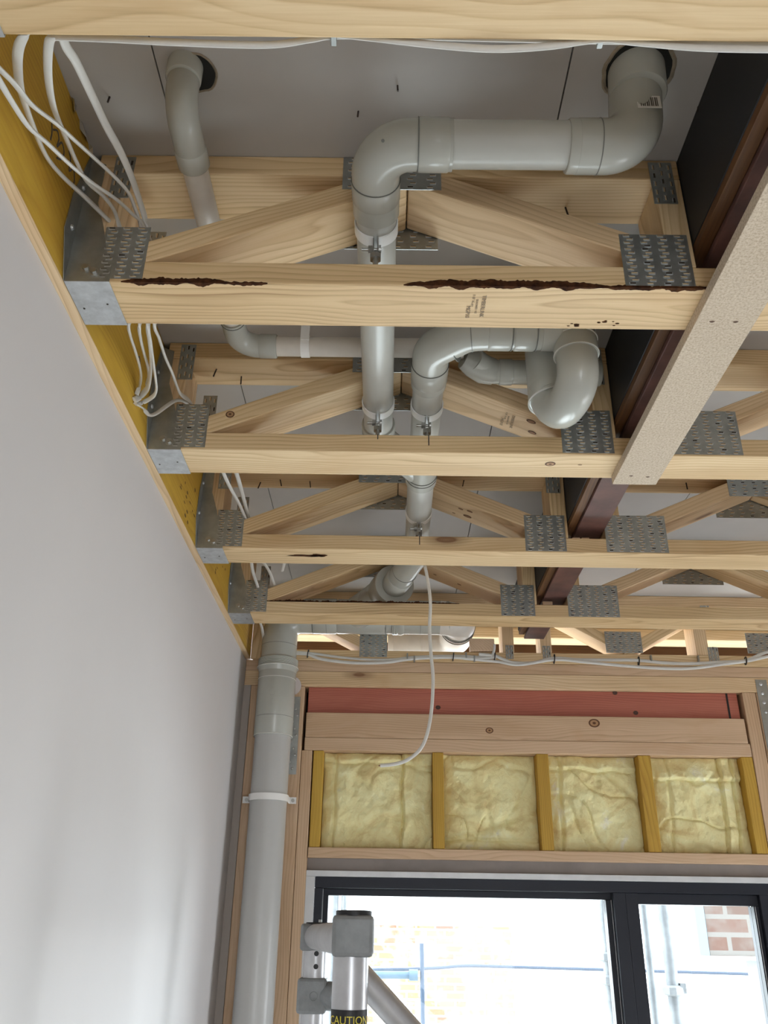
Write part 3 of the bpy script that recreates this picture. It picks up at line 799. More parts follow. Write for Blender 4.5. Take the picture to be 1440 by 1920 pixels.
# main stack and horizontal main near the far wall
st_ = thing('soil_stack', 'large grey vertical drain stack in the far left corner with its horizontal top branch', 'drain stack', (-.352, 2.652, -CZ))
SX_, SY_ = -.350, 2.650; RM = .0552; ZM = .915; YM = 2.648
path_pipe(st_, [(SX_, SY_, -CZ), (SX_, SY_, .58)], RM, simple('grey_pvc_stack', (.50, .50, .485), .28, var=.04, vs=4), 'pipe', 56)
sleeve(st_, (SX_, SY_, .523), (SX_, SY_, .742), RM+.0042, name='coupling', seg=56)
groove(st_, (SX_, SY_, .580), (0, 0, 1), RM+.0046)
mb = MB()
for zz, rr in ((.524, .0048), (.700, .0046), (.738, .0105)):
    n = 56; mb.tube([(SX_+(RM+rr-.001)*math.cos(2*PI*i/n), SY_+(RM+rr-.001)*math.sin(2*PI*i/n), zz) for i in range(n+1)], .0014, 6, caps=False)
mb.build('socket_lip', simple('pvc_edge_c', (.66, .66, .62), .3), st_, smooth=True)
mb = MB(); P = []; R_ = []
for k in range(7):
    P += [(SX_, SY_, .738+k*.0042), (SX_, SY_, .740+k*.0042)]; R_ += [RM+.0085, RM+.0062]
mb.tube([(SX_, SY_, .722)]+P+[(SX_, SY_, .770)], [RM+.0042]+R_+[RM+.003], 56); mb.build('ribbed_collar', pvc, st_, smooth=True)
path_pipe(st_, fillet([(SX_, SY_, .75), (SX_, SY_, ZM), (-.235, YM, ZM)], .066, 16), RM+.0015, pvc, 'elbow', 56)
groove(st_, (SX_, SY_, .810), (0, 0, 1), RM+.0020)
mb = MB(); mb.tube([(SX_-.004, SY_-.0592, .648), (SX_-.004, SY_-.0604, .648)], .009, 16); mb.build('mould_mark', pvc, st_)
path_pipe(st_, [(-.25, YM, ZM), (.20, YM, ZM)], RM, pvc, 'branch_pipe', 56)
for xx in (-.245, -.200): groove(st_, (xx, YM, ZM), (1, 0, 0), RM+.0028)
sleeve(st_, (-.245, YM, ZM), (-.168, YM, ZM), RM+.0026, seg=56)
sleeve(st_, (-.165, YM, ZM), (-.008, YM, ZM), RM+.0018, name='junction', seg=56)
groove(st_, (-.007, YM, ZM), (1, 0, 0), RM+.0026)
mb = MB(); P = []; R_ = []
for k in range(5):
    P += [(.014+k*.004, YM, ZM), (.016+k*.004, YM, ZM)]; R_ += [RM+.004, RM+.0022]
mb.tube(P+[(.042, YM, ZM), (.052, YM, ZM)], R_+[RM+.0045, RM+.0005], 48); mb.build('ribbed_collar', pvc, st_, smooth=True)
groove(st_, (.105, YM, ZM), (1, 0, 0), RM+.0008)
lb = MB(); lb.box(-.052, -.020, YM-RM-.0035, YM-RM-.0025, ZM-.034, ZM-.016, 0)
for k in range(6): lb.box(-.040+k*.003, -.0385+k*.003, YM-RM-.0039, YM-RM-.0034, ZM-.032, ZM-.018, 1)
lb.build('barcode_label', [barcode, ink], st_)
# 45 degree branch joining from pipe B
path_pipe(st_, fillet([(-.095, 2.600, ZM), (-.045, 2.50, ZM-.004), (.010, 2.325, .893)], .05, 8), RM-.002, pvc, 'wye_branch', 48)
sleeve(st_, (-.004, 2.372, .898), (.018, 2.285, .890), RM+.003, name='branch_socket', seg=48)
# second elbow: right end turns back behind the last truss
path_pipe(st_, fillet([(.17, YM, ZM), (.235, YM, ZM-.002), (.235, 2.90, ZM-.004), (.0, 2.90, ZM-.004)], [.058, .065], 14), RM+.001, pvc_white, 'return_bend', 48)
sleeve(st_, (.02, 2.90, ZM-.004), (.115, 2.90, ZM-.004), RM+.003, pvc_white, name='coupling', seg=48)
for q in (2.712, 2.725, 2.745): groove(st_, (.235, q, ZM-.003), (0, 1, 0), RM+.003)
# joining elbow after truss 4th
jb = thing('waste_pipe_elbow', 'grey angled pipe elbow dropping into the big drain branch behind the third clip', 'pipe', (.05, 2.1, .88))
path_pipe(jb, fillet([(XB+.002, 1.995, .891), (XB+.001, 2.075, .889), (.018, 2.285, .888)], .05, 10), RF+.002, pvc, 'elbow')
groove(jb, (XB+.001, 2.035, .890), (0, 1, 0), RF+.0028); groove(jb, (.045, 2.178, .888), (-.25, 1, 0), RF+.0028)
sleeve(jb, (.034, 2.222, .888), (.018, 2.285, .888), RF+.0055, name='elbow_socket')

# stack strap clip
sc_ = thing('pipe_clip', 'white saddle clip screwed across the big vertical drain stack', 'pipe clip', (SX_, SY_, .342))
mb = MB(); n = 36; zz0, zz1 = .332, .351
arc = [(SX_+(RM+.0022)*math.cos(a), SY_+(RM+.0022)*math.sin(a)) for a in [PI-.25+(PI+.5)*i/n for i in range(n+1)]]
arc = [(SX_-RM-.028, WY-.026), (SX_-RM-.004, WY-.026)]+arc+[(SX_+RM+.004, WY-.026), (SX_+RM+.024, WY-.026)]
vs = []
for (x, y) in arc:
    d = Vector((x-SX_, y-SY_)).normalized()*.0022 if abs(x-SX_) < RM+.003 else Vector((0, -.0022))
    vs += [(x, y, zz0), (x, y, zz1), (x+d.x, y+d.y, zz1), (x+d.x, y+d.y, zz0)]
fs = []
for i in range(len(arc)-1):
    for k in range(4): fs.append((4*i+k, 4*i+(k+1) % 4, 4*i+4+(k+1) % 4, 4*i+4+k))
fs += [(0, 1, 2, 3), tuple(4*(len(arc)-1)+k for k in (3, 2, 1, 0))]
mb.add(vs, fs); mb.build('clip_band', clipm, sc_, smooth=True)
for xx in (SX_-RM-.016, SX_+RM+.014):
    mb = MB(); mb.tube([(xx, WY-.028, .3415), (xx, WY-.033, .3415)], .0052, 10); mb.tube([(xx, WY-.026, .3415), (xx, WY, .3415)], .003, 8); mb.build('screw', zinc, sc_)

# holes in the sheet around the pipes: ragged dark gap with sealant
def hole(x, y, r, seed, label, ox=0, oy=0):
    mb = MB(); n = 34; vs = []
    for i in range(n):
        a = 2*PI*i/n; rr = r*(1+.10*noise.noise(Vector((math.cos(a)*2, math.sin(a)*2, seed))))
        vs += [(x+ox+rr*math.cos(a), y+oy+rr*math.sin(a), ZC-.0006), (x+ox+rr*1.07*math.cos(a), y+oy+rr*1.07*math.sin(a), ZC-.0024), (x+ox+rr*1.13*math.cos(a), y+oy+rr*1.13*math.sin(a), ZC-.0005)]
    mb.add(vs, [(3*i+k, 3*((i+1) % n)+k, 3*((i+1) % n)+k+1, 3*i+k+1) for i in range(n) for k in (0, 1)], 1)
    mb.add([(x+ox, y+oy, ZC-.0004)]+[vs[3*i] for i in range(n)], [(0, 1+i, 1+(i+1) % n) for i in range(n)], 0)
    return mb.build('pipe_hole', [holem, foam], ceiling)
hole(.321, .762, .043, 3, '', .002, -.010)
hole(-.277, .758, .027, 8, '', .008, .004)

# ------------------------------------------------------------------ cables
def ribbon(pts, a=.0052, b=.0026, up=(0, -1, .4), name='cable', label=None, group=None, mat=cablem, cat='cable', end=False, n=8):
    mb = MB(); P = catmull(pts, n); mb.tube(P, 1.0, 12, prof=(a, b), up=Vector(up).normalized())
    o = mb.build(name, mat, None, smooth=True)
    if end:
        m2 = MB(); d = (P[-1]-P[-2]).normalized(); m2.tube([P[-1], P[-1]+d*.004], .0014, 8); e = m2.build('bare_end', copper, o)
    if label: tagp(o, label, cat, group)
    return o
G1 = 'white cables looping down beside the ledger'
ribbon([(-0.354, 0.548, 0.8391), (-0.374, 0.556, 0.8091), (-0.3959, 0.5837, 0.8235), (-0.4111, 0.6144, 0.8341), (-0.4241, 0.6529, 0.8448), (-0.4345, 0.7115, 0.8577), (-0.4377, 0.7596, 0.8652), (-0.4327, 0.799, 0.8743), (-0.4204, 0.8476, 0.8878), (-0.4063, 0.8944, 0.8962), (-0.4034, 0.905, 0.8967), (-0.3994, 0.95, 0.8747)], .0056, .0028,
       (.5, -1, .2), label='outermost white flat cable looping at the far left, curling down to the first hanger', group=G1)
ribbon([(-0.3225, 0.548, 0.8354), (-0.3425, 0.556, 0.8054), (-0.36, 0.5748, 0.8198), (-0.3842, 0.628, 0.8416), (-0.4003, 0.6818, 0.8581), (-0.4069, 0.7363, 0.8722), (-0.4096, 0.7807, 0.8801), (-0.4085, 0.818, 0.8857), (-0.3997, 0.8537, 0.8976), (-0.394, 0.8828, 0.9018), (-0.3941, 0.908, 0.8998), (-0.3901, 0.95, 0.8778)], .0050, .0026,
       (.5, -1, .2), label='white flat cable with the narrow upper loop, second from the left', group=G1)
ribbon([(-0.386, 0.5095, 0.7224), (-0.3917, 0.56, 0.7576), (-0.3955, 0.5937, 0.7811), (-0.3994, 0.6395, 0.807), (-0.3962, 0.6918, 0.8407), (-0.3919, 0.7312, 0.8607), (-0.3855, 0.7706, 0.8785), (-0.3749, 0.8187, 0.8969), (-0.3666, 0.8544, 0.9057), (-0.3646, 0.8832, 0.9057), (-0.3642, 0.912, 0.9032), (-0.3602, 0.95, 0.8812)], .0042, .0024,
       (.3, -1, .3), label='upper of the two white cables crossing behind the loops from the left photo edge', group=G1)
ribbon([(-0.3753, 0.5053, 0.7088), (-0.3878, 0.56, 0.7397), (-0.3961, 0.5965, 0.7603), (-0.4044, 0.6519, 0.7883), (-0.4041, 0.6938, 0.8127), (-0.4, 0.752, 0.8412), (-0.3921, 0.8, 0.8635), (-0.3792, 0.8492, 0.8871), (-0.369, 0.8865, 0.8989), (-0.3618, 0.914, 0.9042), (-0.3578, 0.95, 0.8822)], .0036, .0024,
       (.3, -1, .3), label='lower of the two white cables crossing behind the loops from the left photo edge', group=G1)
ribbon([(-0.3525, 0.52, 0.86), (-0.3629, 0.6, 0.8648), (-0.3659, 0.6444, 0.885), (-0.3684, 0.7021, 0.9032), (-0.3679, 0.7543, 0.9137), (-0.3635, 0.8013, 0.9201), (-0.3605, 0.8428, 0.9206), (-0.3584, 0.8951, 0.915), (-0.3579, 0.92, 0.9102), (-0.3539, 0.95, 0.8882)], .0052, .0024,
       (-.6, -1, .4), label='straight white cable running diagonally down just under the grey sheet', group=G1)
G2 = 'white cables bunched between the first two hangers'
ribbon([(-0.3802, 0.9925, 0.836), (-0.3862, 0.995, 0.7908), (-0.3979, 1.0374, 0.8032), (-0.4075, 1.09, 0.818), (-0.4173, 1.1466, 0.8313), (-0.4271, 1.1935, 0.8399), (-0.4402, 1.2338, 0.8457), (-0.445, 1.2391, 0.8302)], .0046, .0022, (.9, -.5, .2),
       label='leftmost white cable below the first truss, bending into the yellow ledger', group=G2)
ribbon([(-0.3644, 0.9925, 0.836), (-0.3704, 0.995, 0.79), (-0.3849, 1.0456, 0.8058), (-0.3983, 1.1105, 0.824), (-0.4063, 1.1565, 0.8354), (-0.4166, 1.2032, 0.8447), (-0.4304, 1.24, 0.8512)], .0046, .0022, (.9, -.5, .2),
       label='white cable half hidden between the others below the first truss', group=G2)
ribbon([(-0.3526, 0.9925, 0.836), (-0.3586, 0.995, 0.7902), (-0.3731, 1.0544, 0.8047), (-0.3874, 1.1157, 0.8165), (-0.4031, 1.1712, 0.8245), (-0.4197, 1.2166, 0.8297), (-0.4439, 1.2559, 0.8382), (-0.445, 1.2332, 0.8152)], .0056, .0024, (.9, -.5, .2),
       label='printed white cable below the first truss, curling left at its foot', group=G2)
ribbon([(-0.3529, 0.9925, 0.836), (-0.3589, 1.0, 0.7942), (-0.3726, 1.0622, 0.8055), (-0.3853, 1.1262, 0.8137), (-0.3946, 1.1767, 0.8177), (-0.4007, 1.2052, 0.8188), (-0.4123, 1.2291, 0.8206), (-0.4425, 1.268, 0.8328), (-0.445, 1.2415, 0.8129)], .0038, .0022, (.9, -.5, .2),
       label='white cable below the first truss making the lowest and widest curl', group=G2)
ribbon([(-0.3425, 0.9925, 0.836), (-0.3485, 0.995, 0.7904), (-0.3589, 1.0534, 0.8112), (-0.3725, 1.1399, 0.8378), (-0.379, 1.2056, 0.8559), (-0.3864, 1.2767, 0.8715), (-0.3875, 1.3096, 0.8787), (-0.3829, 1.36, 0.8945), (-0.378, 1.4, 0.88)], .0058, .0024, (.9, -.5, .2),
       label='wide white cable running straight down to the second hanger', group=G2)
ribbon([(-0.445, 1.2415, 0.8129), (-0.445, 1.2798, 0.8291), (-0.4353, 1.2939, 0.8237), (-0.4264, 1.3034, 0.8333), (-0.4164, 1.3182, 0.857), (-0.4056, 1.3326, 0.8796), (-0.3955, 1.3418, 0.8871), (-0.3845, 1.352, 0.8868)], .0044, .0018, (.2, -1, .3),
       label='kinked white cable rising from the ledger across the face of the second hanger', group=G2)
G3 = 'thin white cables at the third hanger'
ribbon([(-.352, 1.43, .85), (-.350, 1.47, .848), (-.352, 1.62, .862), (-.345, 1.74, .868), (-.338, 1.83, .86)], .0042, .0022, label='left thin white cable slanting down to the third hanger', group=G3)
ribbon([(-.325, 1.43, .85), (-.330, 1.47, .858), (-.335, 1.62, .885), (-.338, 1.75, .885), (-.335, 1.83, .87)], .0048, .0022, label='right thin white cable dropping steeply to the third hanger', group=G3)
G4 = 'short white cable tails at the fourth hanger'
ribbon([(-.345, 1.88, .85), (-.350, 1.93, .845), (-.362, 2.05, .865), (-.372, 2.16, .870), (-.370, 2.28, .86)], .0045, .0022, label='leftmost short cable tail above the fourth hanger', group=G4)
ribbon([(-.335, 1.88, .85), (-.340, 1.93, .848), (-.338, 2.05, .868), (-.330, 2.18, .880), (-.325, 2.28, .87)], .0048, .0022, label='middle slanting cable tail above the fourth hanger', group=G4)
ribbon([(-.290, 1.88, .86), (-.293, 1.95, .862), (-.286, 2.05, .885), (-.284, 2.13, .898), (-.300, 2.22, .90)], .0048, .0022, label='right curled cable tail above the fourth hanger', group=G4)
ribbon([(-.395, 2.30, .85), (-.402, 2.36, .845), (-.405, 2.46, .850), (-.400, 2.56, .850), (-.403, 2.66, .83)], .0045, .0022, label='white cable tail beside the top of the drain stack', group=G4)
G5 = 'white cables along the back of the truss nearest the camera'
ribbon([(-.34, .552, .796), (-.28, .552, .7935), (-.21, .553, .7905), (-.128, .553, .7885), (-.085, .551, .795), (-.062, .550, .799), (0, .551, .801), (.1, .551, .799), (.2, .551, .797), (.3, .551, .797), (.42, .551, .795)], .0046, .0026, (0, -1, 0),
       label='upper white cable sagging along the nearest truss edge', group=G5)
ribbon([(-.06, .5465, .797), (-.02, .5475, .7925), (.035, .549, .786), (.095, .550, .7815), (.150, .549, .7850), (.203, .547, .7935), (.24, .548, .7905), (.30, .549, .7850), (.37, .549, .7835), (.46, .549, .784)], .0048, .0026, (0, -1, 0),
       label='lower white cable hanging in two sags along the nearest truss edge', group=G5)
for x, nm in ((-.062, 'left'), (.203, 'right')):
    mb = MB(); mb.box(x-.003, x+.003, .5435, .5555, .7905, .8055); tagp(mb.build('cable_clip', galv, None, bevel=.001), 'small grey cable clip on the nearest truss edge, the %s one' % nm, 'clip', 'cable clips on the nearest truss')
# dangling cable
ribbon([(.085, 1.935, .830), (.0885, 1.925, .800), (.094, 1.925, .77), (.101, 1.92, .705), (.099, 1.93, .640), (.102, 1.93, .575), (.106, 1.93, .520), (.102, 1.93, .450), (.092, 1.93, .395), (.075, 1.93, .358), (.045, 1.93, .334), (.015, 1.93, .325), (-.013, 1.93, .322)], .0039, .0030, (0, -1, 0),
       label='single white cable dangling in front of the insulation with a bare cut end', end=True)
# cables along the top plate of the far wall
G6 = 'white cables running along the top of the far wall'
yk = 2.7085
ribbon([(-.300, yk, .806), (-.262, yk, .804), (-.221, yk-.002, .789), (-.150, yk-.004, .779), (-.08, yk-.004, .776), (.0, yk-.004, .780), (.058, yk-.003, .790), (.13, yk-.003, .797), (.216, yk-.002, .800), (.29, yk-.003, .796), (.355, yk-.003, .803)], .0052, .0030, (0, -1, 0), label='lowest white cable along the far wall left of the white pipe', group=G6)
ribbon([(-.300, yk, .811), (-.24, yk, .806), (-.15, yk, .795), (-.06, yk, .789), (.02, yk, .791), (.09, yk, .800), (.216, yk+.001, .806), (.30, yk, .803), (.345, yk-.001, .800)], .0042, .0026, (0, -1, 0), label='middle white cable along the far wall top', group=G6)
ribbon([(.30, yk-.003, .812), (.352, yk-.004, .807), (.375, yk-.004, .797), (.41, yk-.004, .785), (.476, yk-.004, .785), (.547, yk-.003, .802), (.62, yk, .799), (.703, yk, .799), (.818, yk, .800), (.90, yk, .793), (.99, yk, .791), (1.10, yk, .798), (1.174, yk, .804), (1.25, yk, .834), (1.34, yk, .85)], .0054, .0030, (0, -1, 0), label='thick white cable along the far wall on the right', group=G6)
ribbon([(.25, yk+.001, .798), (.36, yk-.005, .787), (.43, yk-.006, .7775), (.547, yk-.006, .796), (.64, yk-.006, .790), (.76, yk-.006, .780), (.90, yk-.006, .772), (1.0, yk-.005, .775), (1.10, yk-.005, .790), (1.18, yk-.004, .802), (1.26, yk-.004, .820), (1.35, yk-.004, .83)], .0050, .0028, (0, -1, 0), label='sagging lower white cable along the far wall on the right', group=G6)
ribbon([(.352, 2.700, .845), (.350, 2.700, .825), (.344, 2.703, .808), (.34, 2.706, .800)], .0042, .0026, (0, -1, 0), label='short grey cable dropping beside the small timber block', group=G6)
for i, (x, z, h) in enumerate(((-.262, .806, .013), (.216, .802, .013), (.352, .804, .014), (.547, .800, .015), (.823, .796, .015), (1.174, .803, .013))):
    mb = MB(); mb.tube([(x+.0016*math.sin(a), yk-.001+.0085*math.cos(a), z+h*math.sin(a)) for a in [2*PI*k/20 for k in range(21)]], .0019, 6, caps=False)
    tagp(mb.build('cable_tie', blackp, None, smooth=True), 'black cable tie on the far wall cables, %s from the left' % ['first', 'second', 'third', 'fourth', 'fifth', 'sixth'][i], 'cable tie', 'black cable ties on the far wall cables')
for i, (x, z) in enumerate(((.065, .800), (.088, .792), (.258, .806), (.285, .796), (.865, .806), (1.02, .807))):
    mb = MB(); mb.box(x-.0022, x+.0022, yk-.0065, yk+.006, z-.009, z+.011); tagp(mb.build('cable_clip', galv, None, bevel=.0008), 'small metal cable clip on the far wall cables, %s from the left' % ['first', 'second', 'third', 'fourth', 'fifth', 'sixth'][i], 'clip', 'metal cable clips on the far wall')

# ------------------------------------------------------------------ last truss on the far wall
t5 = thing('floor_truss', 'half hidden pine truss sitting on the far wall top plate', 'truss', (0, WY+.045, ZB), 'pine floor trusses overhead')
y0, y1 = WY, WY+.09
timber('bottom_chord', -.444, 2.19, y0, y1, ZB+.0004, .822, pine, t5)
timber('top_chord', -.444, .4185, y0, y1, .990, 1.0275, pine_pale, t5); timber('top_chord', .5065, 2.19, y0, y1, .990, 1.0275, pine_pale, t5)
web('web', trapezoid(-.40, -.050, lambda x: .990-.52*(x+.36), -1), y0, y1, -math.atan(.52), pine_pale, t5)
timber('post', .381, .4185, y0, y1, .8225, .9895, pine_pale, t5, 'z'); timber('post', .507, .543, y0, y1, .8225, .9895, pine_pale, t5, 'z')
timber('post', 1.020, 1.062, y0, y1, .8225, .9895, pine_pale, t5, 'z')
web('web', trapezoid(.5435, .779, lambda x: .975-.56*(x-.545), -1), y0+.002, y1, -math.atan(.56), pine, t5)
web('web', trapezoid(.781, 1.0195, lambda x: .825+.56*(x-.781), 1), y0+.002, y1, math.atan(.56), pine, t5)
plate(t5, -.093, -.002, .8, .883, y0, 4, 12); plate(t5, .722, .843, .826, .899, y0, 6, 10)
plate(t5, .390, .415, .800, .846, y0, 3, 3, True); plate(t5, .512, .538, .800, .846, y0, 3, 3, True); plate(t5, 1.058, 1.092, .800, .850, y0, 3, 4, True)
plate(t5, 1.19, 1.29, .83, .90, y0, 5, 9); plate(t5, 1.055, 1.085, .945, .995, y0, 2, 4, True)
tagp(timber('timber_block', .272, .352, 2.700, 2.738, .8225, .864, woodend, None, 'y', .0015), 'small square pine offcut block sitting on the far wall chord right of the white pipe', 'block')
tagp(timber('rim_board', -.46, 2.19, 3.06, 3.15, .984, 1.0275, pine, None, bevel=.006), 'warm lit pine rim timber behind the last truss above the wall', 'board')
tagp(timber('fascia_board', -.46, 2.19, 3.20, 3.235, .955, 1.0275, brownw, None), 'dark timber beyond the rim timber above the wall', 'board')
tagp(timber('corner_packer', -.4488, -.396, 2.7015, 2.7145, .7855, 1.0, pine, None, 'z'), 'pine packer in the corner between ledger end and drain stack', 'packer')

# ------------------------------------------------------------------ far wall framing
def wt(name, label, cat, x0, x1, z0, z1, mat, axis='x', yo=0, d=.09, group=None, bevel=.0022):
    o = timber(name, x0, x1, WY+yo, WY+yo+d, z0, z1, mat, None, axis, bevel); return tagp(o, label, cat, group)
wt('top_plate', 'upper pine top plate directly under the white cables of the far wall', 'timber plate', LX+.001, 2.19, .7495, .7848, pine_pink)
wt('top_plate', 'lower pine top plate above the red timber of the far wall', 'timber plate', LX+.001, 2.19, .7005, .7490, pine_pale, yo=-.001)
red = wt('red_lintel', 'red-stained treated timber lintel set back under the top plate', 'lintel', -.255, 1.135, .6160, .7000, redw, yo=.014, d=.06)
for x, z in ((.165, .640), (.80, .632), (.74, .696)): knot(red, x, WY+.0138, z, .0085, .007, down=False, core=(.05, .025, .03))
mb = MB(); mb.box(1.098, 1.104, WY+.0130, WY+.0142, .617, .699); mb.build('painted_line', blackp, red)
lint = wt('timber_lintel', 'wide knotty pine lintel below the red timber', 'lintel', -.257, 1.14, .5375, .6155, pine_pink, d=.045)
for x, z, a in ((.326, .566, .0125), (.66, .594, .018)): knot(lint, x, WY-.0004, z, a, a*.75, down=False)
wt('ledger_plate', 'thin pine plate right above the yellow insulation', 'timber plate', -.258, 1.145, .4970, .5370, pine_pink)
wt('sill_plate', 'pine plate below the insulation and above the window head', 'timber plate', -.230, 1.19, .1845, .2135, pine_pink)
wt('wall_stud', 'slim corner stud just left of the drain stack', 'stud', -.441, -.412, -CZ, .7000, pine_pink, 'z')
wt('wall_stud', 'pine stud right beside the drain stack carrying the perforated strap', 'stud', -.318, -.2665, -CZ, .7000, pine_pink, 'z')
wt('wall_stud', 'pine stud standing at the left edge of the window', 'stud', -.2655, -.2320, -CZ, .4965, pine_pink, 'z')
wt('wall_stud', 'pine stud at the right end of the red timber', 'stud', 1.147, 1.19, .2140, .7000, pine_pink, 'z')
wt('wall_stud', 'pine stud standing at the right edge of the window beyond the frame', 'stud', 1.192, 1.235, -CZ, .7000, pine_pink, 'z')
G7 = 'yellow treated cripple studs between the insulation batts'
crp = ((-.228, -.196, 'leftmost yellow cripple stud against the pine stud'), (.145, .179, 'second yellow cripple stud from the left, near the dangling cable'),
       (.470, .507, 'yellow cripple stud between the two middle insulation batts'), (.787, .827, 'yellow cripple stud with a pale scuff, fourth from the left'), (1.110, 1.146, 'rightmost yellow cripple stud at the photo edge'))
for a, b, l in crp: wt('cripple_stud', l, 'stud', a, b, .2140, .4965, lvl_stud, 'z', yo=.002, group=G7)
mb = MB(); mb.box(LX, 2.2, WY+.0925, WY+.105, .15, .80); struct('wall_back', mb, holem)
mb = MB(); mb.box(1.236, 2.19, WY+.02, WY+.09, -CZ, .70); struct('wall_back', mb, plaster)
mb = MB(); mb.box(LX, -.235, WY+.0905, WY+.105, -CZ, .1499); struct('wall_back', mb, plaster)

mb = MB(); mb.box(LX+.0005, -.4416, WY-.002, WY+.09, -CZ, .7000); struct('trim_1', mb, simple('taupe_edge_bead', (.42, .37, .33), .6))
# perforated strap and screws
sp = thing('perforated_strap', 'long galvanised strap dotted with nail heads beside the drain stack', 'strap', (-.29, WY, .54))
mb = MB(); mb.box(-.3105, -.2785, WY-.0026, WY-.0012, .422, .662); mb.box(-.3105, -.2785, WY-.0026, WY+.0, .662, .664); mb.build('strap_plate', galv, sp, bevel=.0005)
for k in range(11):
    x = (-.292, -.300, -.286)[k % 3]; z = .440+k*.0205
    mb = MB(); mb.tube([(x, WY-.0024, z), (x, WY-.005, z), (x, WY-.0062, z)], [.0042, .0034, .0012], 10); mb.build('nail_head', zinc, sp, smooth=True)
sp2 = thing('steel_strap', 'galvanised steel strap at the right end of the red timber', 'strap', (1.2, WY, .68))
mb = MB(); mb.box(1.196, 1.232, WY-.0026, WY-.0004, .50, .742); mb.build('strap_plate', galv, sp2)
for k in range(4):
    mb = MB(); mb.tube([(1.212, WY-.0024, .728-k*.03), (1.212, WY-.006, .728-k*.03)], [.006, .003], 10); mb.build('nail_head', galv_lt, sp2, smooth=True)
# clear plastic sleeve stub behind the stack
sl_ = thing('pipe_stub', 'short pale pipe stub with a rim poking out behind the drain stack', 'pipe', (-.293, WY-.03, .70))
mb = MB(); mb.tube([(-.309, WY-.003, .700), (-.307, WY-.016, .696)], .030, 28); mb.build('stub', simple('brownish_plastic', (.34, .26, .21), .25), sl_, smooth=True)

# ------------------------------------------------------------------ insulation batts
def batt(label, x0, x1, folds, seed):
    nx, nz = 90, 84; z0, z1 = .2145, .4960; vs = []; fs = []
    for j in range(nz+1):
        for i in range(nx+1):
            u, v = i/nx, j/nz; x = x0+(x1-x0)*u; z = z0+(z1-z0)*v
            e = min(u, 1-u)*(x1-x0); f = min(v, 1-v)*(z1-z0)
            d = .020*(1-math.exp(-e/.022))*(1-math.exp(-f/.018))
            p = Vector((x*9, z*9, seed))
            d += .0080*noise.noise(p)+.0060*noise.noise(p*2.3)+.0028*noise.noise(p*6)+.0010*noise.noise(p*15)
            rg = abs(noise.noise(Vector((x*6.5+1.5*noise.noise(p*.7), z*6.5, seed+3))))
            d -= .0058*max(0, 1-rg/.075)
            for (kind, c, w, dep, amt) in folds:
                if kind == 'v': s = (u-c-.03*noise.noise(Vector((v*4, seed, 1))))*(x1-x0)
                elif kind == 'd': s = ((u-c[0])*(c[3]-c[1])-(v-c[1])*(c[2]-c[0]))*.25
                else: s = (v-c-.04*noise.noise(Vector((u*4, seed, 2))))*(z1-z0)
                d -= amt*math.exp(-(s/w)**2)
                d += dep*(1/(1+math.exp(-s/.0025)))*math.exp(-max(s, 0)/.045)
            vs.append((x, WY+.044-d, z))
    for j in range(nz):
        for i in range(nx): a = j*(nx+1)+i; fs.append((a, a+1, a+nx+2, a+nx+1))
    # back and rim
    n0 = len(vs); vs += [(x0, WY+.088, z0), (x1, WY+.088, z0), (x1, WY+.088, z1), (x0, WY+.088, z1)]
    b = [i for i in range(nx+1)]; r = [j*(nx+1)+nx for j in range(nz+1)]; t = [nz*(nx+1)+i for i in range(nx, -1, -1)]; l = [j*(nx+1) for j in range(nz, -1, -1)]
    fs += [tuple(b[::-1]+[n0, n0+1])[::-1], tuple(r+[n0+2, n0+1]), tuple(t+[n0+3, n0+2]), tuple(l+[n0, n0+3]), (n0, n0+1, n0+2, n0+3)]
    mb = MB(); mb.add(vs, fs); o = mb.build('insulation_batt', batt_m, None, smooth=True)
    return tagp(o, label, 'insulation', 'yellow insulation batts above the window')
batt('yellow insulation batt in the leftmost bay, with a narrow fold at its right', -.195, .144, [('v', .72, .004, .010, .012), ('v', .10, .006, .006, .008), ('h', .90, .006, .008, .006), ('d', (.1, .12, .55, .28), .008, 0, .006)], 1.3)
batt('smooth square yellow insulation batt in the second bay', .180, .469, [('d', (.05, .10, .6, .28), .006, 0, .009), ('h', .10, .005, -.006, .006)], 4.1)
batt('puffy yellow insulation batt in the third bay with a fold at the top', .508, .786, [('h', .84, .006, .010, .008), ('v', .12, .005, .004, .010), ('d', (.5, .95, .95, .55), .006, .004, .008)], 7.7)
batt('yellow insulation batt in the rightmost bay with a ropy vertical fold', .828, 1.109, [('h', .76, .005, .012, .008), ('v', .76, .004, .014, .012), ('v', .90, .004, .004, .010), ('v', .18, .005, .003, .006)], 9.2)

# ------------------------------------------------------------------ window
win = MB()
zt = .1499; zb = -CZ
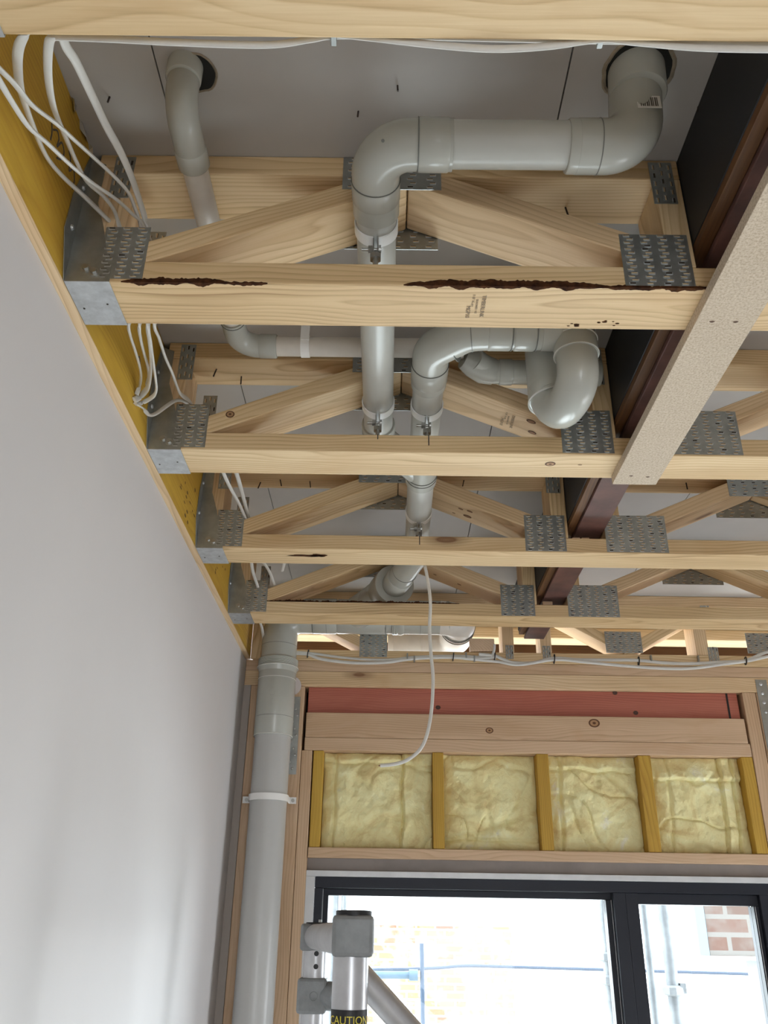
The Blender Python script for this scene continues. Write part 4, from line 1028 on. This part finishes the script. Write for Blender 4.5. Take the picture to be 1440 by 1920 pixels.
# grey flashing strip behind the plate
mb = MB(); mb.box(-.2315, 1.19, WY+.022, WY+.030, .133, .1843); o = mb.build('head_flashing', flash_m); tagp(o, 'grey flashing strip between the pine plate and the window head', 'flashing')
wf = thing('window_1', None, None, (.45, WY, -CZ)); wf['kind'] = 'structure'
mb = MB(); mb.box(-.2315, 1.19, WY+.002, WY+.020, .1335, .1495); mb.box(-.2315, 1.19, WY+.0205, WY+.11, .146, .1495)
mb.box(-.2315, -.2060, WY+.002, WY+.020, zb, .1333); mb.box(1.165, 1.19, WY+.002, WY+.020, zb, .1333)
mb.build('reveal', reveal_m, wf, bevel=.0006)
def fr(parent, x0, x1, z0, z1, y0, y1, nm='frame_bar', m=frame_m):
    mb = MB(); mb.box(x0, x1, y0, y1, z0, z1); return mb.build(nm, m, parent, bevel=.0012)
ya = WY+.012
fr(wf, -.2055, 1.164, .1030, .1330, ya, ya+.09, 'head_bar'); fr(wf, -.2055, -.182, zb, .1029, ya, ya+.09, 'jamb_bar'); fr(wf, 1.10, 1.164, zb, .1029, ya, ya+.09, 'jamb_bar')
fr(wf, -.181, .6710, .0840, .1020, ya+.030, ya+.07, 'sash_bar'); fr(wf, -.181, -.166, zb, .0838, ya+.030, ya+.07, 'sash_bar')
fr(wf, .655, .6700, zb, .0838, ya+.030, ya+.07, 'sash_bar')
fr(wf, .672, .7070, zb, .1029, ya+.002, ya+.085, 'mullion'); fr(wf, .7080, .7450, zb, .1029, ya+.006, ya+.085, 'mullion')
fr(wf, .7455, 1.099, .0730, .1025, ya+.014, ya+.06, 'sash_bar'); fr(wf, 1.084, 1.099, zb, .0725, ya+.014, ya+.06, 'sash_bar')
fr(wf, .6702, .6718, zb, .0836, ya+.028, ya+.036, 'glazing_bead', reveal_m); fr(wf, -.1818, -.1812, zb, .100, ya+.020, ya+.03, 'glazing_bead', reveal_m); fr(wf, 1.0865, 1.0885, zb, .072, ya+.0115, ya+.0138, 'glazing_bead', reveal_m)
for a, b, z, yy in ((-.166, .655, .084, ya+.05), (.745, 1.084, .073, ya+.036)):
    mb = MB(); mb.box(a, b, yy, yy+.005, zb, z); mb.build('glass_pane', glass, wf)

# ------------------------------------------------------------------ outside
mb = MB(); mb.box(-14, 16, WY+.15, 30, -CZ-.3, -CZ-.05); g = struct('ground', mb, simple('pale_paving', (.68, .64, .58), .9))
hb = thing('brick_house', 'sunlit brick house wall seen through the left window pane', 'building', (.1, 12, -CZ-.05))
mb = MB(); mb.box(-3.5, 1.62, 12, 12.3, -CZ-.05, .03); mb.build('brick_wall', brick_y, hb)
mb = MB(); mb.box(-3.6, 1.66, 11.95, 12.35, .03, .08); mb.build('coping', simple('pale_coping', (.8, .8, .78), .7), hb)
ub = thing('upper_brickwork', 'red brick upper storey corner in the top of the right window pane', 'building', (2.2, 5.0, -.10))
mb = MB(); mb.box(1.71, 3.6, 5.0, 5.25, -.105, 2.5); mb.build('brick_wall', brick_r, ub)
mb = MB(); mb.box(1.69, 3.6, 4.985, 5.25, -.125, -.1055); mb.build('lintel', simple('pale_lintel', (.6, .6, .58), .5), ub)
mb = MB(); mb.box(1.655, 1.705, 4.99, 5.24, -.105, 2.5); mb.build('corner_trim', simple('blue_grey_trim', (.26, .32, .36), .5), ub)
mb = MB(); mb.box(1.93, 2.0, 5.02, 5.10, -CZ-.05, -.126); mb.box(2.08, 2.12, 5.02, 5.10, -CZ-.05, -.126); mb.build('door_frame', simple('grey_frame', (.35, .37, .38), .5), ub)
def scaff(name, label, x, y, r=.024, z1=3.0, clamps=(), lean=0, group='scaffold tubes outside the window'):
    t = thing(name, label, 'scaffold tube', (x, y, -CZ-.05), group)
    mb = MB(); mb.tube([(x-lean, y, z1), (x, y, -CZ-.05)], r, 16); mb.build('tube', rusty, t, smooth=True)
    for z in clamps:
        mb = MB(); mb.tube([(x, y, z-.02), (x, y, z-.012), (x, y, z+.012), (x, y, z+.02)], [r+.004, r+.020, r+.018, r+.004], 10); mb.box(x+r, x+r+.025, y-.02, y+.02, z-.01, z+.028); mb.build('coupler', rusty, t)
    return t
scaff('scaffold_tube', 'scaffold standard with two collars left of the window mullion', .985, 4.2, clamps=(-.10, -.19))
scaff('scaffold_tube', 'scaffold standard with a clamp just right of the window mullion', 1.225, 4.1, clamps=(-.22,), r=.026)
scaff('scaffold_tube', 'thin pale tube against the mullion in the right pane', 1.165, 4.2, r=.016)
scaff('scaffold_tube', 'left pale scaffold tube behind the aluminium frame', -.232, 4.3, r=.022)
scaff('scaffold_tube', 'slim scaffold tube just right of the left one behind the aluminium frame', -.185, 4.3, r=.013)
t = thing('site_pole', 'thin dark upright pole in front of the brick house', 'pole', (.24, 6, -CZ-.05))
mb = MB(); mb.tube([(.24, 6, -.085), (.262, 6, -CZ-.05)], .014, 10); mb.build('pole', simple('dark_blue_paint', (.05, .08, .13), .5), t, smooth=True)
t = thing('overhead_cable', 'thin dark service cable strung across the brick house', 'cable', (.6, 11.5, -.4))
mb = MB(); mb.tube(catmull([(-3.0, 11.5, -.50), (-.2, 11.5, -.455), (.6, 11.5, -.425), (1.0, 11.5, -.395), (1.6, 11.5, -.40), (2.5, 11.5, -.41), (6, 11.5, -.45)], 6), .018, 8); mb.build('cable_run', simple('dark_cable', (.06, .08, .12), .5), t)
t = thing('awning_rail', 'dark blue horizontal rail ending left of the upright pole', 'rail', (-.3, 6, -.26))
mb = MB(); mb.tube([(-2.0, 6, -.285), (.20, 6, -.262)], .022, 10); mb.tube([(.16, 5.99, -.262), (.215, 5.99, -.262)], .032, 10); mb.build('rail', simple('blue_grey_rail', (.12, .18, .24), .5), t, smooth=True)

# ------------------------------------------------------------------ aluminium work platform
lad = thing('aluminium_trestle', 'aluminium mobile scaffold frame with cast grey corner fittings in front of the window', 'scaffold frame', (-.08, 1.6, -CZ))
xm, ym = -.0475, 1.385; xs_, ys_ = -.1505, 2.11; ru = .0255
mb = MB(); mb.tube([(xm, ym, -CZ), (xm, ym, -.03)], ru, 36); up1 = mb.build('upright_tube', alu, lad, smooth=True)
mb = MB(); mb.tube([(xs_, ys_, -CZ), (xs_, ys_, -.01)], ru, 36); up2 = mb.build('upright_tube', alu, lad, smooth=True)
def cast_box(x, y, z0, z1, h, nm, seg=5, par=lad):
    mb = MB(); mb.box(x-h, x+h, y-h, y+h, z0, z1)
    return mb.build(nm, cast, par, bevel=.006)
f1 = cast_box(xm+.003, ym, -.0385, .0160, .0300, 'corner_fitting'); mb = MB(); mb.tube([(xm+.003, ym, .0150), (xm+.003, ym, .0215), (xm+.003, ym, .0225)], [.0265, .0265, .022], 28); mb.build('tube_plug', blackp, f1, smooth=True)
f2 = cast_box(xs_-.004, ys_, -.048, .006, .0290, 'corner_fitting')
mb = MB(); mb.tube([(xs_+.004, ys_-.005, .0055), (xs_+.004, ys_-.005, .0085)], [.028, .027], 24); mb.build('tube_plug', blackp, f2, smooth=True)
mb = MB(); mb.tube([(xs_+.008, ys_-.006, .0085), (xs_+.008, ys_-.006, .014)], .004, 8); mb.build('screw', zinc, f2)
mb = MB(); mb.tube([(xs_, ys_-.02, -.020), (xm, ym+.02, -.016)], .0250, 32); mb.build('cross_tube', alu, lad, smooth=True)
f3 = cast_box(xs_-.002, ys_, -.167, -.100, .0320, 'clamp_fitting'); mb = MB(); mb.tube([(xs_+.02, ys_-.0, -.134), (xs_+.058, ys_-.03, -.134)], .028, 20); mb.build('clamp_socket', cast, f3, smooth=True)
mb = MB(); n = 20; mb.tube([(xs_+.002+.0085*math.cos(2*PI*i/n), ys_-.0325, -.134+.0085*math.sin(2*PI*i/n)) for i in range(n+1)], .0009, 6, caps=False); mb.build('cast_ring_mark', cast, f3, smooth=True)
for z in (-.053, -.078):
    mb = MB(); mb.tube([(xs_+.004, ys_-ru-.0008, z), (xs_+.004, ys_-ru+.004, z)], .0052, 16); mb.build('pin_hole', blackp, up2)
mb = MB(); mb.tube([(xm+.012, ym+.03, -.062), (xm+.160, ym+.10, -.205), (xm+.40, ym+.20, -.42)], .0185, 24); mb.build('diagonal_brace', alu, lad, smooth=True)
# caution sticker wrapped around the upright
mb = MB(); n = 30; rs_ = ru+.0005
def wrap(z0, z1, a0, a1, mi, dr=0):
    vs = []
    for i in range(n+1):
        a = a0+(a1-a0)*i/n
        for z in (z0, z1): vs.append((xm+(rs_+dr)*math.sin(a), ym-(rs_+dr)*math.cos(a), z))
    mb.add(vs, [(2*i, 2*i+1, 2*i+3, 2*i+2) for i in range(n)], mi)
wrap(-.150, -.1085, -1.35, 1.35, 1); wrap(-.1275, -.1035, -1.30, 1.35, 0, .0003)
stk = mb.build('caution_sticker', [blackp, yellowst], up1)
tx = text(stk, 'CAUTION', .0142, (xm, ym-rs_-.0010, -.1165), (PI/2, 0, 0), yellowst, 'sticker_text')
# bend the lettering round the tube
me = tx.data
for v in me.vertices:
    a = v.co.x/(rs_+.0008)*1.0; r_ = rs_+.0009+v.co.z
    v.co.x = r_*math.sin(a); v.co.z = (r_*math.cos(a)-(rs_+.0010))
